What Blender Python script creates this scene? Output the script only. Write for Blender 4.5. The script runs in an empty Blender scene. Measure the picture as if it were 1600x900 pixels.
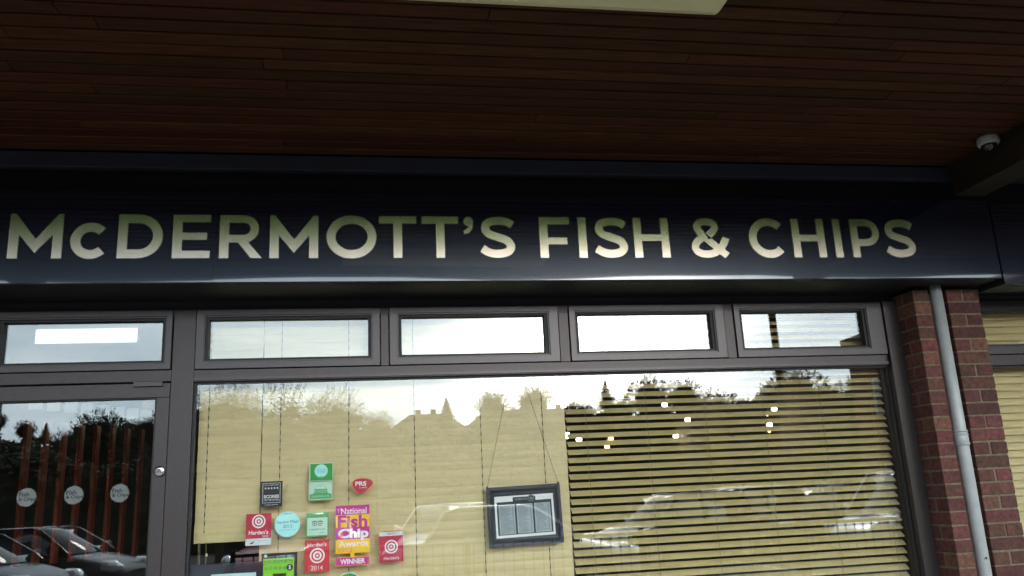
import bpy, bmesh, math, random
from mathutils import Vector, Matrix
random.seed(7)
R = math.radians
scn = bpy.context.scene
col = scn.collection

# ------------------------------------------------------------------ camera
EYE = 1.55
cam_d = bpy.data.cameras.new("camera")
cam = bpy.data.objects.new("camera", cam_d); col.objects.link(cam)
cam_d.sensor_width = 36.0; cam_d.lens = 1304/1600*36.0
cam_d.clip_start = 0.05; cam_d.clip_end = 2000
p_, y_, r_ = R(14.06), R(9.66), R(-2.79)
fw = Vector((math.sin(y_)*math.cos(p_), math.cos(y_)*math.cos(p_), math.sin(p_)))
rt = Vector((math.cos(y_), -math.sin(y_), 0)); up = rt.cross(fw)
rt2 = math.cos(r_)*rt + math.sin(r_)*up; up2 = -math.sin(r_)*rt + math.cos(r_)*up
cam.matrix_world = Matrix(((rt2.x, up2.x, -fw.x, 0), (rt2.y, up2.y, -fw.y, 0), (rt2.z, up2.z, -fw.z, EYE), (0, 0, 0, 1)))
scn.camera = cam

# ------------------------------------------------------------------ world
SUN_EL = R(50); SUN_DIR = Vector((0.31, -0.95, 0)).normalized()
w = bpy.data.worlds.new("World"); scn.world = w; w.use_nodes = True
nt = w.node_tree; N = nt.nodes; L = nt.links
N.clear()
def nn(t, **k):
    n = N.new(t)
    for a, b in k.items(): setattr(n, a, b)
    return n
out = nn('ShaderNodeOutputWorld'); bg = nn('ShaderNodeBackground'); bg.inputs[1].default_value = 0.10
sky = nn('ShaderNodeTexSky', sky_type='NISHITA', sun_disc=False)
sky.sun_elevation = R(35); sky.sun_rotation = math.atan2(SUN_DIR.x, SUN_DIR.y)
tc = nn('ShaderNodeTexCoord')
mp = nn('ShaderNodeMapping'); mp.inputs['Scale'].default_value = (1.4, 1.4, 7.5)
no = nn('ShaderNodeTexNoise'); no.inputs['Scale'].default_value = 2.3; no.inputs['Detail'].default_value = 7; no.inputs['Roughness'].default_value = .55
L.new(tc.outputs['Generated'], mp.inputs[0]); L.new(mp.outputs[0], no.inputs['Vector'])
cr = nn('ShaderNodeValToRGB')
cr.color_ramp.elements[0].position = .36; cr.color_ramp.elements[0].color = (10.4, 13.6, 15.6, 1)
cr.color_ramp.elements[1].position = .66; cr.color_ramp.elements[1].color = (19, 21.5, 23, 1)
L.new(no.outputs['Fac'], cr.inputs[0])
mix = nn('ShaderNodeMix', data_type='RGBA'); mix.inputs[0].default_value = .82
L.new(sky.outputs[0], mix.inputs[6]); L.new(cr.outputs[0], mix.inputs[7])
# bright thin cloud round the hidden sun
dot = nn('ShaderNodeVectorMath', operation='DOT_PRODUCT'); dot.inputs[1].default_value = (0.275, -0.94, 0.20)
L.new(tc.outputs['Generated'], dot.inputs[0])
mx = nn('ShaderNodeMath', operation='MAXIMUM'); mx.inputs[1].default_value = 0; L.new(dot.outputs['Value'], mx.inputs[0])
pw = nn('ShaderNodeMath', operation='POWER'); pw.inputs[1].default_value = 100; L.new(mx.outputs[0], pw.inputs[0])
ml = nn('ShaderNodeMath', operation='MULTIPLY'); ml.inputs[1].default_value = 80; L.new(pw.outputs[0], ml.inputs[0])
nb = nn('ShaderNodeMapRange'); nb.inputs[1].default_value = .3; nb.inputs[2].default_value = .7; nb.inputs[3].default_value = .65; nb.inputs[4].default_value = 1.15
L.new(no.outputs['Fac'], nb.inputs[0])
ml2 = nn('ShaderNodeMath', operation='MULTIPLY'); L.new(ml.outputs[0], ml2.inputs[0]); L.new(nb.outputs[0], ml2.inputs[1])
cm = nn('ShaderNodeVectorMath', operation='SCALE'); cm.inputs[0].default_value = (1.0, .965, .9); L.new(ml2.outputs[0], cm.inputs['Scale'])
add = nn('ShaderNodeVectorMath', operation='ADD'); L.new(mix.outputs[2], add.inputs[0]); L.new(cm.outputs[0], add.inputs[1])
dd = nn('ShaderNodeVectorMath', operation='DOT_PRODUCT'); dd.inputs[1].default_value = (0.50, -0.84, 0.20); L.new(tc.outputs['Generated'], dd.inputs[0])
dm_ = nn('ShaderNodeMapRange'); dm_.inputs[1].default_value = -.1; dm_.inputs[2].default_value = .72; dm_.inputs[3].default_value = .28; dm_.inputs[4].default_value = 1.0; L.new(dd.outputs['Value'], dm_.inputs[0])
fin = nn('ShaderNodeVectorMath', operation='SCALE'); L.new(add.outputs[0], fin.inputs[0]); L.new(dm_.outputs[0], fin.inputs['Scale'])
L.new(fin.outputs[0], bg.inputs[0]); L.new(bg.outputs[0], out.inputs[0])

sd = bpy.data.lights.new("sun", 'SUN'); sd.energy = 0.8; sd.angle = R(12); sd.color = (1, .95, .87)
so = bpy.data.objects.new("sun", sd); col.objects.link(so)
sv = Vector((SUN_DIR.x*math.cos(SUN_EL), SUN_DIR.y*math.cos(SUN_EL), math.sin(SUN_EL)))
so.rotation_euler = sv.to_track_quat('Z', 'Y').to_euler(); so.location = sv*60

scn.view_settings.view_transform = 'Standard'; scn.view_settings.look = 'None'
scn.view_settings.exposure = 1.55; scn.view_settings.gamma = 1.0; scn.view_settings.use_curve_mapping = False
scn.cycles.max_bounces = 10; scn.cycles.transparent_max_bounces = 24
scn.cycles.use_denoising = True

# ------------------------------------------------------------------ materials
MATS = {}
def new_mat(name):
    m = bpy.data.materials.new(name); m.use_nodes = True; MATS[name] = m
    return m, m.node_tree.nodes, m.node_tree.links, m.node_tree.nodes['Principled BSDF']
def mat(name, c, rough=.6, metal=0, noise=0, scale=20, bump=0, stretch=(1, 1, 1), spec=.5, rnd=0, coat=0, c2=None, bscale=None, bdist=.002):
    m, n, l, b = new_mat(name)
    b.inputs['Base Color'].default_value = (*c, 1); b.inputs['Roughness'].default_value = rough
    b.inputs['Metallic'].default_value = metal; b.inputs['Specular IOR Level'].default_value = spec
    if coat: b.inputs['Coat Weight'].default_value = coat; b.inputs['Coat Roughness'].default_value = .04
    if noise or bump or rnd or c2:
        t = n.new('ShaderNodeTexCoord'); mpn = n.new('ShaderNodeMapping'); mpn.inputs['Scale'].default_value = stretch
        g = n.new('ShaderNodeNewGeometry')
        oi = n.new('ShaderNodeObjectInfo')
        off = n.new('ShaderNodeMath'); off.operation = 'MULTIPLY'; off.inputs[1].default_value = 37.0; l.new(oi.outputs['Random'], off.inputs[0])
        av = n.new('ShaderNodeVectorMath'); av.operation = 'ADD'
        l.new(g.outputs['Position'], av.inputs[0]); l.new(off.outputs[0], av.inputs[1])
        l.new(av.outputs[0], mpn.inputs[0])
        nz = n.new('ShaderNodeTexNoise'); nz.inputs['Scale'].default_value = scale; nz.inputs['Detail'].default_value = 6; nz.inputs['Roughness'].default_value = .6
        l.new(mpn.outputs[0], nz.inputs['Vector'])
        if noise or c2:
            r = n.new('ShaderNodeValToRGB'); r.color_ramp.elements[0].position = .3; r.color_ramp.elements[1].position = .72
            ca = tuple(x*(1-noise) for x in c); cb = c2 if c2 else tuple(min(1, x*(1+noise)) for x in c)
            r.color_ramp.elements[0].color = (*ca, 1); r.color_ramp.elements[1].color = (*cb, 1)
            l.new(nz.outputs['Fac'], r.inputs[0]); src = r.outputs[0]
        else: src = None
        if rnd:
            h = n.new('ShaderNodeHueSaturation'); h.inputs['Color'].default_value = (*c, 1)
            if src: l.new(src, h.inputs['Color'])
            mr = n.new('ShaderNodeMapRange'); mr.inputs[3].default_value = 1-rnd; mr.inputs[4].default_value = 1+rnd
            l.new(oi.outputs['Random'], mr.inputs[0]); l.new(mr.outputs[0], h.inputs['Value'])
            m2 = n.new('ShaderNodeMapRange'); m2.inputs[3].default_value = .5-rnd*.04; m2.inputs[4].default_value = .5+rnd*.04
            fr = n.new('ShaderNodeMath'); fr.operation = 'FRACT'; mm = n.new('ShaderNodeMath'); mm.operation = 'MULTIPLY'; mm.inputs[1].default_value = 7.31
            l.new(oi.outputs['Random'], mm.inputs[0]); l.new(mm.outputs[0], fr.inputs[0]); l.new(fr.outputs[0], m2.inputs[0]); l.new(m2.outputs[0], h.inputs['Hue'])
            src = h.outputs[0]
        if src: l.new(src, b.inputs['Base Color'])
        if bump:
            nz2 = nz
            if bscale:
                nz2 = n.new('ShaderNodeTexNoise'); nz2.inputs['Scale'].default_value = bscale; nz2.inputs['Detail'].default_value = 3
                l.new(av.outputs[0], nz2.inputs['Vector'])
            bp = n.new('ShaderNodeBump'); bp.inputs['Strength'].default_value = bump; bp.inputs['Distance'].default_value = bdist
            l.new(nz2.outputs['Fac'], bp.inputs['Height']); l.new(bp.outputs[0], b.inputs['Normal'])
    return m
def emis(name, c, s):
    m, n, l, b = new_mat(name)
    b.inputs['Base Color'].default_value = (*[x*.5 for x in c], 1)
    b.inputs['Emission Color'].default_value = (*c, 1); b.inputs['Emission Strength'].default_value = s
    return m
def glass(name, f0=.05, tint=(1, 1, 1), rough=0.0, dirt=0):
    m, n, l, b = new_mat(name); n.remove(b)
    o = [x for x in n if x.type == 'OUTPUT_MATERIAL'][0]
    tr = n.new('ShaderNodeBsdfTransparent'); tr.inputs[0].default_value = (*tint, 1)
    gl = n.new('ShaderNodeBsdfGlossy'); gl.inputs['Roughness'].default_value = rough
    lw = n.new('ShaderNodeLayerWeight'); lw.inputs['Blend'].default_value = .5
    pw = n.new('ShaderNodeMath'); pw.operation = 'POWER'; pw.inputs[1].default_value = 5; l.new(lw.outputs['Facing'], pw.inputs[0])
    ma = n.new('ShaderNodeMath'); ma.operation = 'MULTIPLY_ADD'; ma.inputs[1].default_value = 1-f0; ma.inputs[2].default_value = f0
    l.new(pw.outputs[0], ma.inputs[0])
    mx = n.new('ShaderNodeMixShader'); l.new(ma.outputs[0], mx.inputs[0]); l.new(tr.outputs[0], mx.inputs[1]); l.new(gl.outputs[0], mx.inputs[2])
    last = mx.outputs[0]
    if dirt:
        t = n.new('ShaderNodeNewGeometry'); nz = n.new('ShaderNodeTexNoise'); nz.inputs['Scale'].default_value = 3; nz.inputs['Detail'].default_value = 8
        l.new(t.outputs['Position'], nz.inputs['Vector'])
        mr = n.new('ShaderNodeMapRange'); mr.inputs[1].default_value = .4; mr.inputs[2].default_value = .8; mr.inputs[3].default_value = dirt*.3; mr.inputs[4].default_value = dirt
        l.new(nz.outputs['Fac'], mr.inputs[0])
        df = n.new('ShaderNodeBsdfDiffuse'); df.inputs[0].default_value = (.5, .48, .42, 1)
        m2 = n.new('ShaderNodeMixShader'); l.new(mr.outputs[0], m2.inputs[0]); l.new(last, m2.inputs[1]); l.new(df.outputs[0], m2.inputs[2]); last = m2.outputs[0]
    l.new(last, o.inputs['Surface'])
    return m

M_frame = mat('frame_aluminium', (.046, .036, .035), .40, .4, noise=.12, scale=40, bump=.15, bdist=.0004)
M_frame2 = mat('sash_aluminium', (.056, .048, .049), .36, .5, noise=.1, scale=50, bump=.15, bdist=.0004)
M_gasket = mat('gasket_rubber', (.008, .008, .009), .6)
M_glass = glass('window_glass', .085, (.985, .99, .985), 0, .004)
M_cglass = glass('car_glass', .10, (.35, .4, .4))
M_black = mat('black_board', (.006, .006, .008), .55)
M_void = mat('dark_panel', (.012, .012, .016), .7, noise=.3, scale=9)
M_trim = mat('grey_trim', (.016, .017, .028), .6, noise=.3, scale=6, bump=.2)
M_wood = mat('soffit_board', (.054, .0175, .0066), .62, spec=.15, noise=.5, scale=5, bump=.5, stretch=(1, 22, 22), rnd=.26, bdist=.001)
M_beam = mat('beam_timber', (.030, .021, .012), .65, spec=.2, noise=.4, scale=6, bump=.4, stretch=(18, 1, 18), bdist=.001)
M_brick = mat('brick', (.100, .034, .024), .85, noise=.5, scale=38, bump=.9, rnd=.38, bdist=.002)
M_mortar = mat('mortar', (.155, .12, .075), .95, noise=.35, scale=45, bump=.7, bdist=.002)
M_slat = mat('blind_slat', (.61, .495, .235), .40, noise=.10, scale=5, bump=.05, stretch=(1, 9, 9), rnd=.035)
M_slat2 = mat('blind_rail', (.56, .46, .22), .4, noise=.09, scale=7, stretch=(1, 9, 9))
M_cord = mat('ladder_cord', (.07, .055, .025), .8)
M_cord2 = mat('ladder_cord_light', (.25, .21, .12), .8)
M_pipe = mat('pipe_plastic', (.37, .38, .37), .38, noise=.1, scale=14, bump=.1)
M_chrome = mat('chrome', (.75, .76, .78), .15, 1)
M_white = mat('white_print', (.82, .82, .80), .5)
M_bl = mat('black_print', (.012, .012, .016), .45)
M_red = mat('crimson_print', (.50, .012, .045), .45)
M_red2 = mat('red_print', (.60, .02, .03), .45)
M_green = mat('green_print', (.012, .30, .012), .45)
M_lgreen = mat('pale_green_print', (.50, .72, .58), .5)
M_mgreen = mat('mid_green_print', (.08, .38, .10), .5)
M_lime = mat('lime_print', (.22, .62, .01), .45)
M_sky = mat('pale_blue_print', (.40, .80, .78), .45)
M_mag = mat('magenta_print', (.55, .02, .28), .45)
M_yel = mat('yellow_print', (.90, .55, .008), .45)
M_orange = mat('orange_print', (.85, .25, .10), .45)
M_navy = mat('navy_print', (.05, .12, .2), .45)
M_slate = mat('slate_frame', (.018, .022, .035), .3, coat=.4)
M_mount = mat('slate_mount', (.022, .026, .034), .6)
M_paper = mat('menu_paper', (.62, .68, .68), .6)
M_paper2 = mat('menu_column', (.36, .42, .43), .6, noise=.1, scale=30)
M_bulb = emis('bulb_glow', (1, .82, .68), 16)
M_bulb2 = emis('amber_glow', (1, .45, .18), 3)
M_batten = emis('batten_glow', (.85, .95, .93), .30)
M_backlit = emis('backlit_panel', (.62, .72, .66), .05)
M_diff = mat('lamp_diffuser', (.62, .58, .34), .3)
M_fin = mat('timber_fin', (.36, .052, .013), .5, noise=.4, scale=6, stretch=(8, 8, 1))
M_room = mat('room_paint', (.022, .015, .013), .8)
M_asphalt = mat('asphalt', (.05, .05, .052), .9, noise=.3, scale=30, bump=.5)
M_paving = mat('paving', (.13, .125, .12), .85, noise=.25, scale=9, bump=.3, rnd=.12)
M_kerb = mat('kerb_concrete', (.35, .34, .32), .85, noise=.2, scale=20)
M_line = mat('road_paint', (.75, .75, .73), .7, noise=.15, scale=12)
M_grass = mat('grass', (.05, .08, .025), .95, noise=.5, scale=3, bump=.6)
M_leaf = mat('leaf', (.024, .031, .011), .7, rnd=.2, noise=.45, scale=.9)
M_needle = mat('needle', (.016, .023, .011), .7, rnd=.15, noise=.3, scale=1)
M_bark = mat('bark', (.06, .045, .03), .9, noise=.4, scale=8, bump=.8, bdist=.02)
M_render = mat('house_render', (.40, .36, .30), .9, noise=.12, scale=4)
M_hbrick = mat('house_brick', (.16, .065, .045), .9, noise=.35, scale=20)
M_tile = mat('roof_tile', (.11, .055, .04), .85, noise=.35, scale=12)
M_wframe = mat('window_frame_white', (.7, .7, .68), .5)
M_hglass = mat('house_glass', (.02, .03, .035), .08, spec=.8)
M_rail = mat('railing_paint', (.01, .01, .011), .35)
M_tyre = mat('tyre', (.012, .012, .012), .8)
M_rim = mat('alloy_rim', (.45, .45, .47), .3, .9)
M_hl = mat('headlight_lens', (.8, .82, .84), .08, .6)
M_tl = mat('tail_lens', (.35, .01, .01), .15)
M_plate = mat('number_plate', (.75, .7, .2), .5)
M_plast = mat('black_plastic', (.012, .012, .013), .5)
M_dome = mat('dome_white', (.34, .34, .33), .4)
M_ddome = mat('dome_smoked', (.01, .01, .012), .05, spec=.8)
M_box = mat('coated_steel', (.03, .03, .035), .35, .6)

# fascia: glossy navy coated sheet, gently oil-canned
def fascia_mat():
    m, n, l, b = new_mat('navy_fascia')
    b.inputs['Base Color'].default_value = (.005, .007, .016, 1); b.inputs['Roughness'].default_value = .27
    b.inputs['Specular IOR Level'].default_value = .3
    b.inputs['Coat Weight'].default_value = 1; b.inputs['Coat IOR'].default_value = 1.65; b.inputs['Coat Roughness'].default_value = .035; b.inputs['Specular Tint'].default_value = (.78, .87, 1, 1)
    g = n.new('ShaderNodeNewGeometry'); nz = n.new('ShaderNodeTexNoise'); nz.inputs['Scale'].default_value = 1.3; nz.inputs['Detail'].default_value = 1
    mpn = n.new('ShaderNodeMapping'); mpn.inputs['Scale'].default_value = (1, 1, .5)
    l.new(g.outputs['Position'], mpn.inputs[0]); l.new(mpn.outputs[0], nz.inputs['Vector'])
    bp = n.new('ShaderNodeBump'); bp.inputs['Strength'].default_value = .22; bp.inputs['Distance'].default_value = .008
    l.new(nz.outputs['Fac'], bp.inputs['Height']); l.new(bp.outputs[0], b.inputs['Normal']); l.new(bp.outputs[0], b.inputs['Coat Normal'])
    return m
M_fascia = fascia_mat()
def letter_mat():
    # champagne vinyl, base colour graded from cream at the foot to pale green at the head
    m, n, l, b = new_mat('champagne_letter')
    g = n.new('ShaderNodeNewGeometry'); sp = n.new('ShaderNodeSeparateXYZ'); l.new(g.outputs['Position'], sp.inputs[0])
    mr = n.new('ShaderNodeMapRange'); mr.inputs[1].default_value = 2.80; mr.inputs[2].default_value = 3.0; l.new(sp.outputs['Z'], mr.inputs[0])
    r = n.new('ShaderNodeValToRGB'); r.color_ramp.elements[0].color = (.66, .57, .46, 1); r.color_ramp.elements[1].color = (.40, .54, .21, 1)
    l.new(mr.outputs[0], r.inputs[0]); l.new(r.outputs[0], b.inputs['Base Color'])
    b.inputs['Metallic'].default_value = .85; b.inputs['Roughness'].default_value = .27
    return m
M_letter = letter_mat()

# ------------------------------------------------------------------ helpers
class MB:
    def __init__(s): s.v = []; s.f = []; s.sm = []
    def box(s, x0, x1, y0, y1, z0, z1):
        b = len(s.v)
        s.v += [(x0, y0, z0), (x1, y0, z0), (x1, y1, z0), (x0, y1, z0), (x0, y0, z1), (x1, y0, z1), (x1, y1, z1), (x0, y1, z1)]
        s.f += [(b, b+3, b+2, b+1), (b+4, b+5, b+6, b+7), (b, b+1, b+5, b+4), (b+1, b+2, b+6, b+5), (b+2, b+3, b+7, b+6), (b+3, b, b+4, b+7)]
        return s
    def tube(s, pts, r, n=8, cap=True):
        rs = r if isinstance(r, (list, tuple)) else [r]*len(pts)
        pts = [Vector(p) for p in pts]; b0 = len(s.v); prev = None
        for i, p in enumerate(pts):
            d = (pts[min(i+1, len(pts)-1)]-pts[max(i-1, 0)]).normalized()
            if prev is None: a = d.orthogonal().normalized()
            else:
                a = prev-d*prev.dot(d); a = a.normalized() if a.length > 1e-6 else d.orthogonal().normalized()
            prev = a; c = d.cross(a)
            for k in range(n):
                t = 2*math.pi*k/n; s.v.append(tuple(p+(a*math.cos(t)+c*math.sin(t))*rs[i]))
        for i in range(len(pts)-1):
            for k in range(n):
                q = b0+i*n; s.f.append((q+k, q+(k+1) % n, q+n+(k+1) % n, q+n+k))
        if cap:
            s.f.append(tuple(b0+n-1-k for k in range(n))); q = b0+(len(pts)-1)*n; s.f.append(tuple(q+k for k in range(n)))
        return s
    def prism(s, poly, y0, y1):          # poly in x,z ; front face at y0 (towards -Y)
        b = len(s.v); n = len(poly)
        ar = sum(poly[i][0]*poly[(i+1) % n][1]-poly[(i+1) % n][0]*poly[i][1] for i in range(n))
        if ar < 0: poly = poly[::-1]
        s.v += [(x, y0, z) for x, z in poly]+[(x, y1, z) for x, z in poly]
        s.f.append(tuple(b+i for i in range(n))); s.f.append(tuple(b+n+n-1-i for i in range(n)))
        for i in range(n):
            j = (i+1) % n; s.f.append((b+i, b+n+i, b+n+j, b+j))
        return s
    def ribbon(s, pts, t, y0, y1, closed=False):
        P = [Vector((a, c)) for a, c in pts]; n = len(P); Lf = []; Rt = []
        for i in range(n):
            if closed: a, b, c = P[i-1], P[i], P[(i+1) % n]
            else: a, b, c = P[max(i-1, 0)], P[i], P[min(i+1, n-1)]
            d1 = (b-a).normalized() if (b-a).length > 1e-9 else (c-b).normalized()
            d2 = (c-b).normalized() if (c-b).length > 1e-9 else d1
            n1 = Vector((-d1.y, d1.x)); n2 = Vector((-d2.y, d2.x)); m = (n1+n2).normalized()
            k = min(2.0, 1/max(.3, m.dot(n1)))
            Lf.append(b+m*t/2*k); Rt.append(b-m*t/2*k)
        b0 = len(s.v)
        for i in range(n):
            s.v += [(Lf[i].x, y0, Lf[i].y), (Rt[i].x, y0, Rt[i].y), (Lf[i].x, y1, Lf[i].y), (Rt[i].x, y1, Rt[i].y)]
        for i in range(n if closed else n-1):
            a = b0+4*i; c = b0+4*((i+1) % n)
            s.f += [(a, a+1, c+1, c), (a+2, c+2, c+3, a+3), (a, c, c+2, a+2), (a+1, a+3, c+3, c+1)]
        if not closed:
            a = b0; s.f.append((a, a+2, a+3, a+1)); a = b0+4*(n-1); s.f.append((a, a+1, a+3, a+2))
        return s
    def mesh(s, name, m, smooth=False):
        me = bpy.data.meshes.new(name); me.from_pydata(s.v, [], s.f); me.update()
        if m: me.materials.append(m)
        if smooth:
            for p in me.polygons: p.use_smooth = True
        return me
    def build(s, name, m, parent=None, smooth=False, loc=None):
        return link(name, s.mesh(name, m, smooth), parent, loc)
def link(name, me, parent=None, loc=None):
    o = bpy.data.objects.new(name, me); col.objects.link(o)
    if parent: o.parent = parent
    if loc: o.location = loc
    return o
def thing(name, label, cat, loc=(0, 0, 0), rz=0, group=None):
    o = bpy.data.objects.new(name, None); col.objects.link(o); o.location = loc; o.rotation_euler = (0, 0, rz)
    o.empty_display_size = .1
    o['label'] = label; o['category'] = cat
    if group: o['group'] = group
    return o
def struct(o): o['kind'] = 'structure'; return o
def copy_tree(o, parent=None):
    c = o.copy(); col.objects.link(c); c.parent = parent
    for ch in list(o.children): copy_tree(ch, c)
    return c
def bevel(o, wd=.003, seg=2):
    m = o.modifiers.new('bevel', 'BEVEL'); m.width = wd; m.segments = seg; m.limit_method = 'ANGLE'; return o
def B(name, m, x0, x1, y0, y1, z0, z1, parent=None, bv=0):
    o = MB().box(x0, x1, y0, y1, z0, z1).build(name, m, parent)
    if bv: bevel(o, bv)
    return o

YS, YP, YW = 4.18, 4.37, 4.57
ZC = 3.34

# ------------------------------------------------------------------ ground and setting
def ground():
    b = MB(); xs = [-300, -120, -60, -30, 0, 30, 60, 120, 300]; ys = [-400, -250, -150, -100, -75, -55, -40, -32, -27, 6, 60]
    def z(x, y): return -.02 if y > -30 else -.02+min(9, max(0, (-30-y))*.05)+(.5*math.sin(x*.04) if y < -60 else 0)
    for y in ys:
        for x in xs: b.v.append((x, y, z(x, y)))
    n = len(xs)
    for j in range(len(ys)-1):
        for i in range(n-1): q = j*n+i; b.f.append((q, q+1, q+n+1, q+n))
    return struct(b.build('ground', M_grass))
ground()
struct(B('car_park_surface', M_asphalt, -40, 45, -25, -1.4, -.3, -.004))
struct(B('forecourt_paving', M_paving, -14, 20, -1.2, 4.2, -.3, .10))
struct(B('kerb', M_kerb, -14, 20, -1.4, -1.2, -.3, .12))
for k in range(-6, 10):
    struct(B('bay_marking', M_line, k*2.5, k*2.5+.1, -9.8, -5.0, -.003, .002))

# ------------------------------------------------------------------ interior room
struct(B('interior_floor', M_room, -6, 8, 4.9, 13, -.2, .02))
struct(B('interior_ceiling', M_room, -6, 8, 4.86, 13, 3.2, 3.3))
struct(B('interior_back_wall', M_room, -6, 8, 13, 13.2, -.2, 3.3))
struct(B('interior_left_wall', M_room, -6.2, -6, 4.9, 13.2, -.2, 3.3))
struct(B('interior_right_wall', M_room, 8, 8.2, 4.9, 13.2, -.2, 3.3))
struct(B('party_wall', M_room, 3.28, 3.48, 4.95, 13, .02, 3.2))
struct(B('upper_wall', M_hbrick, -9, 12, 4.62, 4.86, 2.66, 7.5))

# ------------------------------------------------------------------ canopy
cz = thing('canopy', 'timber boarded walkway canopy with dark brown boards above the shopfront', 'canopy', (0, 0, 0))
mesh_cache = {}
pitch = .0884
j = 0; y = 4.17
while y - pitch > 2.2:
    y1 = y; y0 = y-pitch+.014
    x = -6.2 - random.random()*3
    while x < 9.5:
        ln = random.choice([2.7, 3.3, 3.9]); x1 = min(x+ln, 9.6)
        key = round(x1-x, 2)
        if key not in mesh_cache:
            wd = pitch-.014; b = MB()
            b.v = [(0, 0, .02), (key, 0, .02), (key, 0, .004), (0, 0, .004), (0, .004, 0), (key, .004, 0), (0, wd-.004, 0), (key, wd-.004, 0), (0, wd, .004), (key, wd, .004), (0, wd, .02), (key, wd, .02)]
            b.f = [(0, 1, 2, 3), (3, 2, 5, 4), (4, 5, 7, 6), (6, 7, 9, 8), (8, 9, 11, 10), (10, 11, 1, 0), (0, 3, 4, 6, 8, 10), (1, 11, 9, 7, 5, 2)]
            mesh_cache[key] = b.mesh('board', M_wood)
        link('board', mesh_cache[key], cz, (x, y0, ZC+random.uniform(-.0012, .0012)))
        x = x1+.004
    y -= pitch; j += 1
B('deck', M_black, -9, 9.8, 2.19, 4.6, ZC+.022, ZC+.14, cz)
B('edge_fascia', M_box, -9, 9.8, 2.10, 2.188, 3.22, 3.52, cz)
B('wall_trim', M_trim, -9, 9.8, 4.185, 4.235, 3.256, 3.338, cz, .003)
B('back_board', M_black, -9, 9.8, 4.40, 4.60, 2.67, 3.34, cz)
for bx in (-2.5, 3.388, 8.2):
    B('beam', M_beam, bx, bx+.20, 2.192, 4.176, 3.152, 3.338, cz, .004)
    MB().tube([(bx+.155, 2.30, .1), (bx+.155, 2.30, 3.152)], .033, 12).build('post', M_box, cz, True) if bx > 0 else None

lamp = thing('canopy_light', 'long batten light with a yellowed diffuser fixed under the boarded canopy', 'light', (0, 0, 0))
B('tray', M_dome, -.22, 1.255, 2.372, 2.602, 3.300, 3.336, lamp, .004)
b = MB()
prof = [(q-.125, z) for q, z in [(2.725, 3.30), (2.722, 3.262), (2.705, 3.238), (2.67, 3.228), (2.54, 3.228), (2.505, 3.238), (2.488, 3.262), (2.485, 3.30)]]
b2 = MB(); n = len(prof)
for x in (-.215, 1.250): b2.v += [(x, yy, zz) for yy, zz in prof]
for i in range(n-1): b2.f.append((i, i+1, n+i+1, n+i))
b2.f += [tuple(range(n))[::-1], tuple(range(n, 2*n)), (n-1, 0, n, 2*n-1)]
bevel(b2.build('diffuser', M_diff, lamp), .006, 3)

dm = thing('dome_camera', 'small white dome security camera under the boards beside the beam', 'camera', (3.322, 3.765, ZC))
b = MB(); b.tube([(0, 0, 0), (0, 0, -.012), (0, 0, -.040), (0, 0, -.047)], [.052, .056, .056, .050], 32).build('base_ring', M_dome, dm, True)
b = MB(); b.tube([(0, 0, -.045), (0, 0, -.058), (0, 0, -.070), (0, 0, -.079), (0, 0, -.083)], [.042, .040, .033, .019, .004], 24).build('dome', M_ddome, dm, True)
MB().tube([(0.01, -.018, -.046), (.012, -.028, -.066)], .010, 12).build('lens', M_chrome, dm, True)

# ------------------------------------------------------------------ fascia sign
sign = thing('fascia_sign', 'glossy navy shop fascia lettered with the fish and chips name in pale capitals', 'sign', (0, 0, 0))
def panel(x0, x1, z0, z1, yf, parent, name='fascia_panel'):
    b = MB(); nx = 24
    prof = [(0, z1), (0, z0+.20), (0, z0+.10), (0, z0+.034), (0, z0+.006), (.0008, z0+.003), (.0028, z0+.0009), (.006, z0), (.0065, z0)]
    m = len(prof)
    for i in range(nx+1):
        t = i/nx; x = x0+(x1-x0)*t
        e = min(t, 1-t)*(x1-x0)
        for k, (yy, z) in enumerate(prof):
            bow = .0004*math.exp(-(e/.12)**2)+.0006*math.sin(x*3.1+k*.2)
            b.v.append((x, yf+yy+(bow*(.3 if k == 0 else 1) if k < 5 else bow), z))
    for i in range(nx):
        for k in range(m-1): q = i*m+k; b.f.append((q, q+1, q+m+1, q+m))
    b.f.append(tuple(range(m-1, -1, -1)) + ()); b.f.append(tuple((nx)*m+k for k in range(m)))
    o = b.build(name, M_fascia, parent, True); o.data.set_sharp_from_angle(angle=R(9)); return o
for x0, x1 in ((-3.60, -.7915), (-.7905, 2.009), (2.010, 3.600)): panel(x0, x1, 2.648, 3.125, YS, sign)
B('backing_box', M_black, -3.6, 3.598, YS+.0068, YS+.215, 2.650, 3.12, sign)
B('soffit_board', M_black, -3.62, 3.60, YS+.22, 4.60, 2.652, 2.668, sign)
Z0, Z1 = 2.776, 3.003; HH = Z1-Z0; T = .045
cnt = [0]
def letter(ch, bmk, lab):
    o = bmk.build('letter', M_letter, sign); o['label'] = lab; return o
def arc(cx, cz, rx, rz, a0, a1, n=28):
    return [(cx+rx*math.cos(R(a0+(a1-a0)*i/n)), cz+rz*math.sin(R(a0+(a1-a0)*i/n))) for i in range(n+1)]
def crom(P, n=8, closed=False):
    o = []; m = len(P)
    for i in range(m-1):
        p0 = P[max(i-1, 0)]; p1 = P[i]; p2 = P[i+1]; p3 = P[min(i+2, m-1)]
        for k in range(n):
            t = k/n
            o.append(tuple(.5*((2*p1[q])+(-p0[q]+p2[q])*t+(2*p0[q]-5*p1[q]+4*p2[q]-p3[q])*t*t+(-p0[q]+3*p1[q]-3*p2[q]+p3[q])*t**3) for q in (0, 1)))
    o.append(tuple(P[-1])); return o
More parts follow.
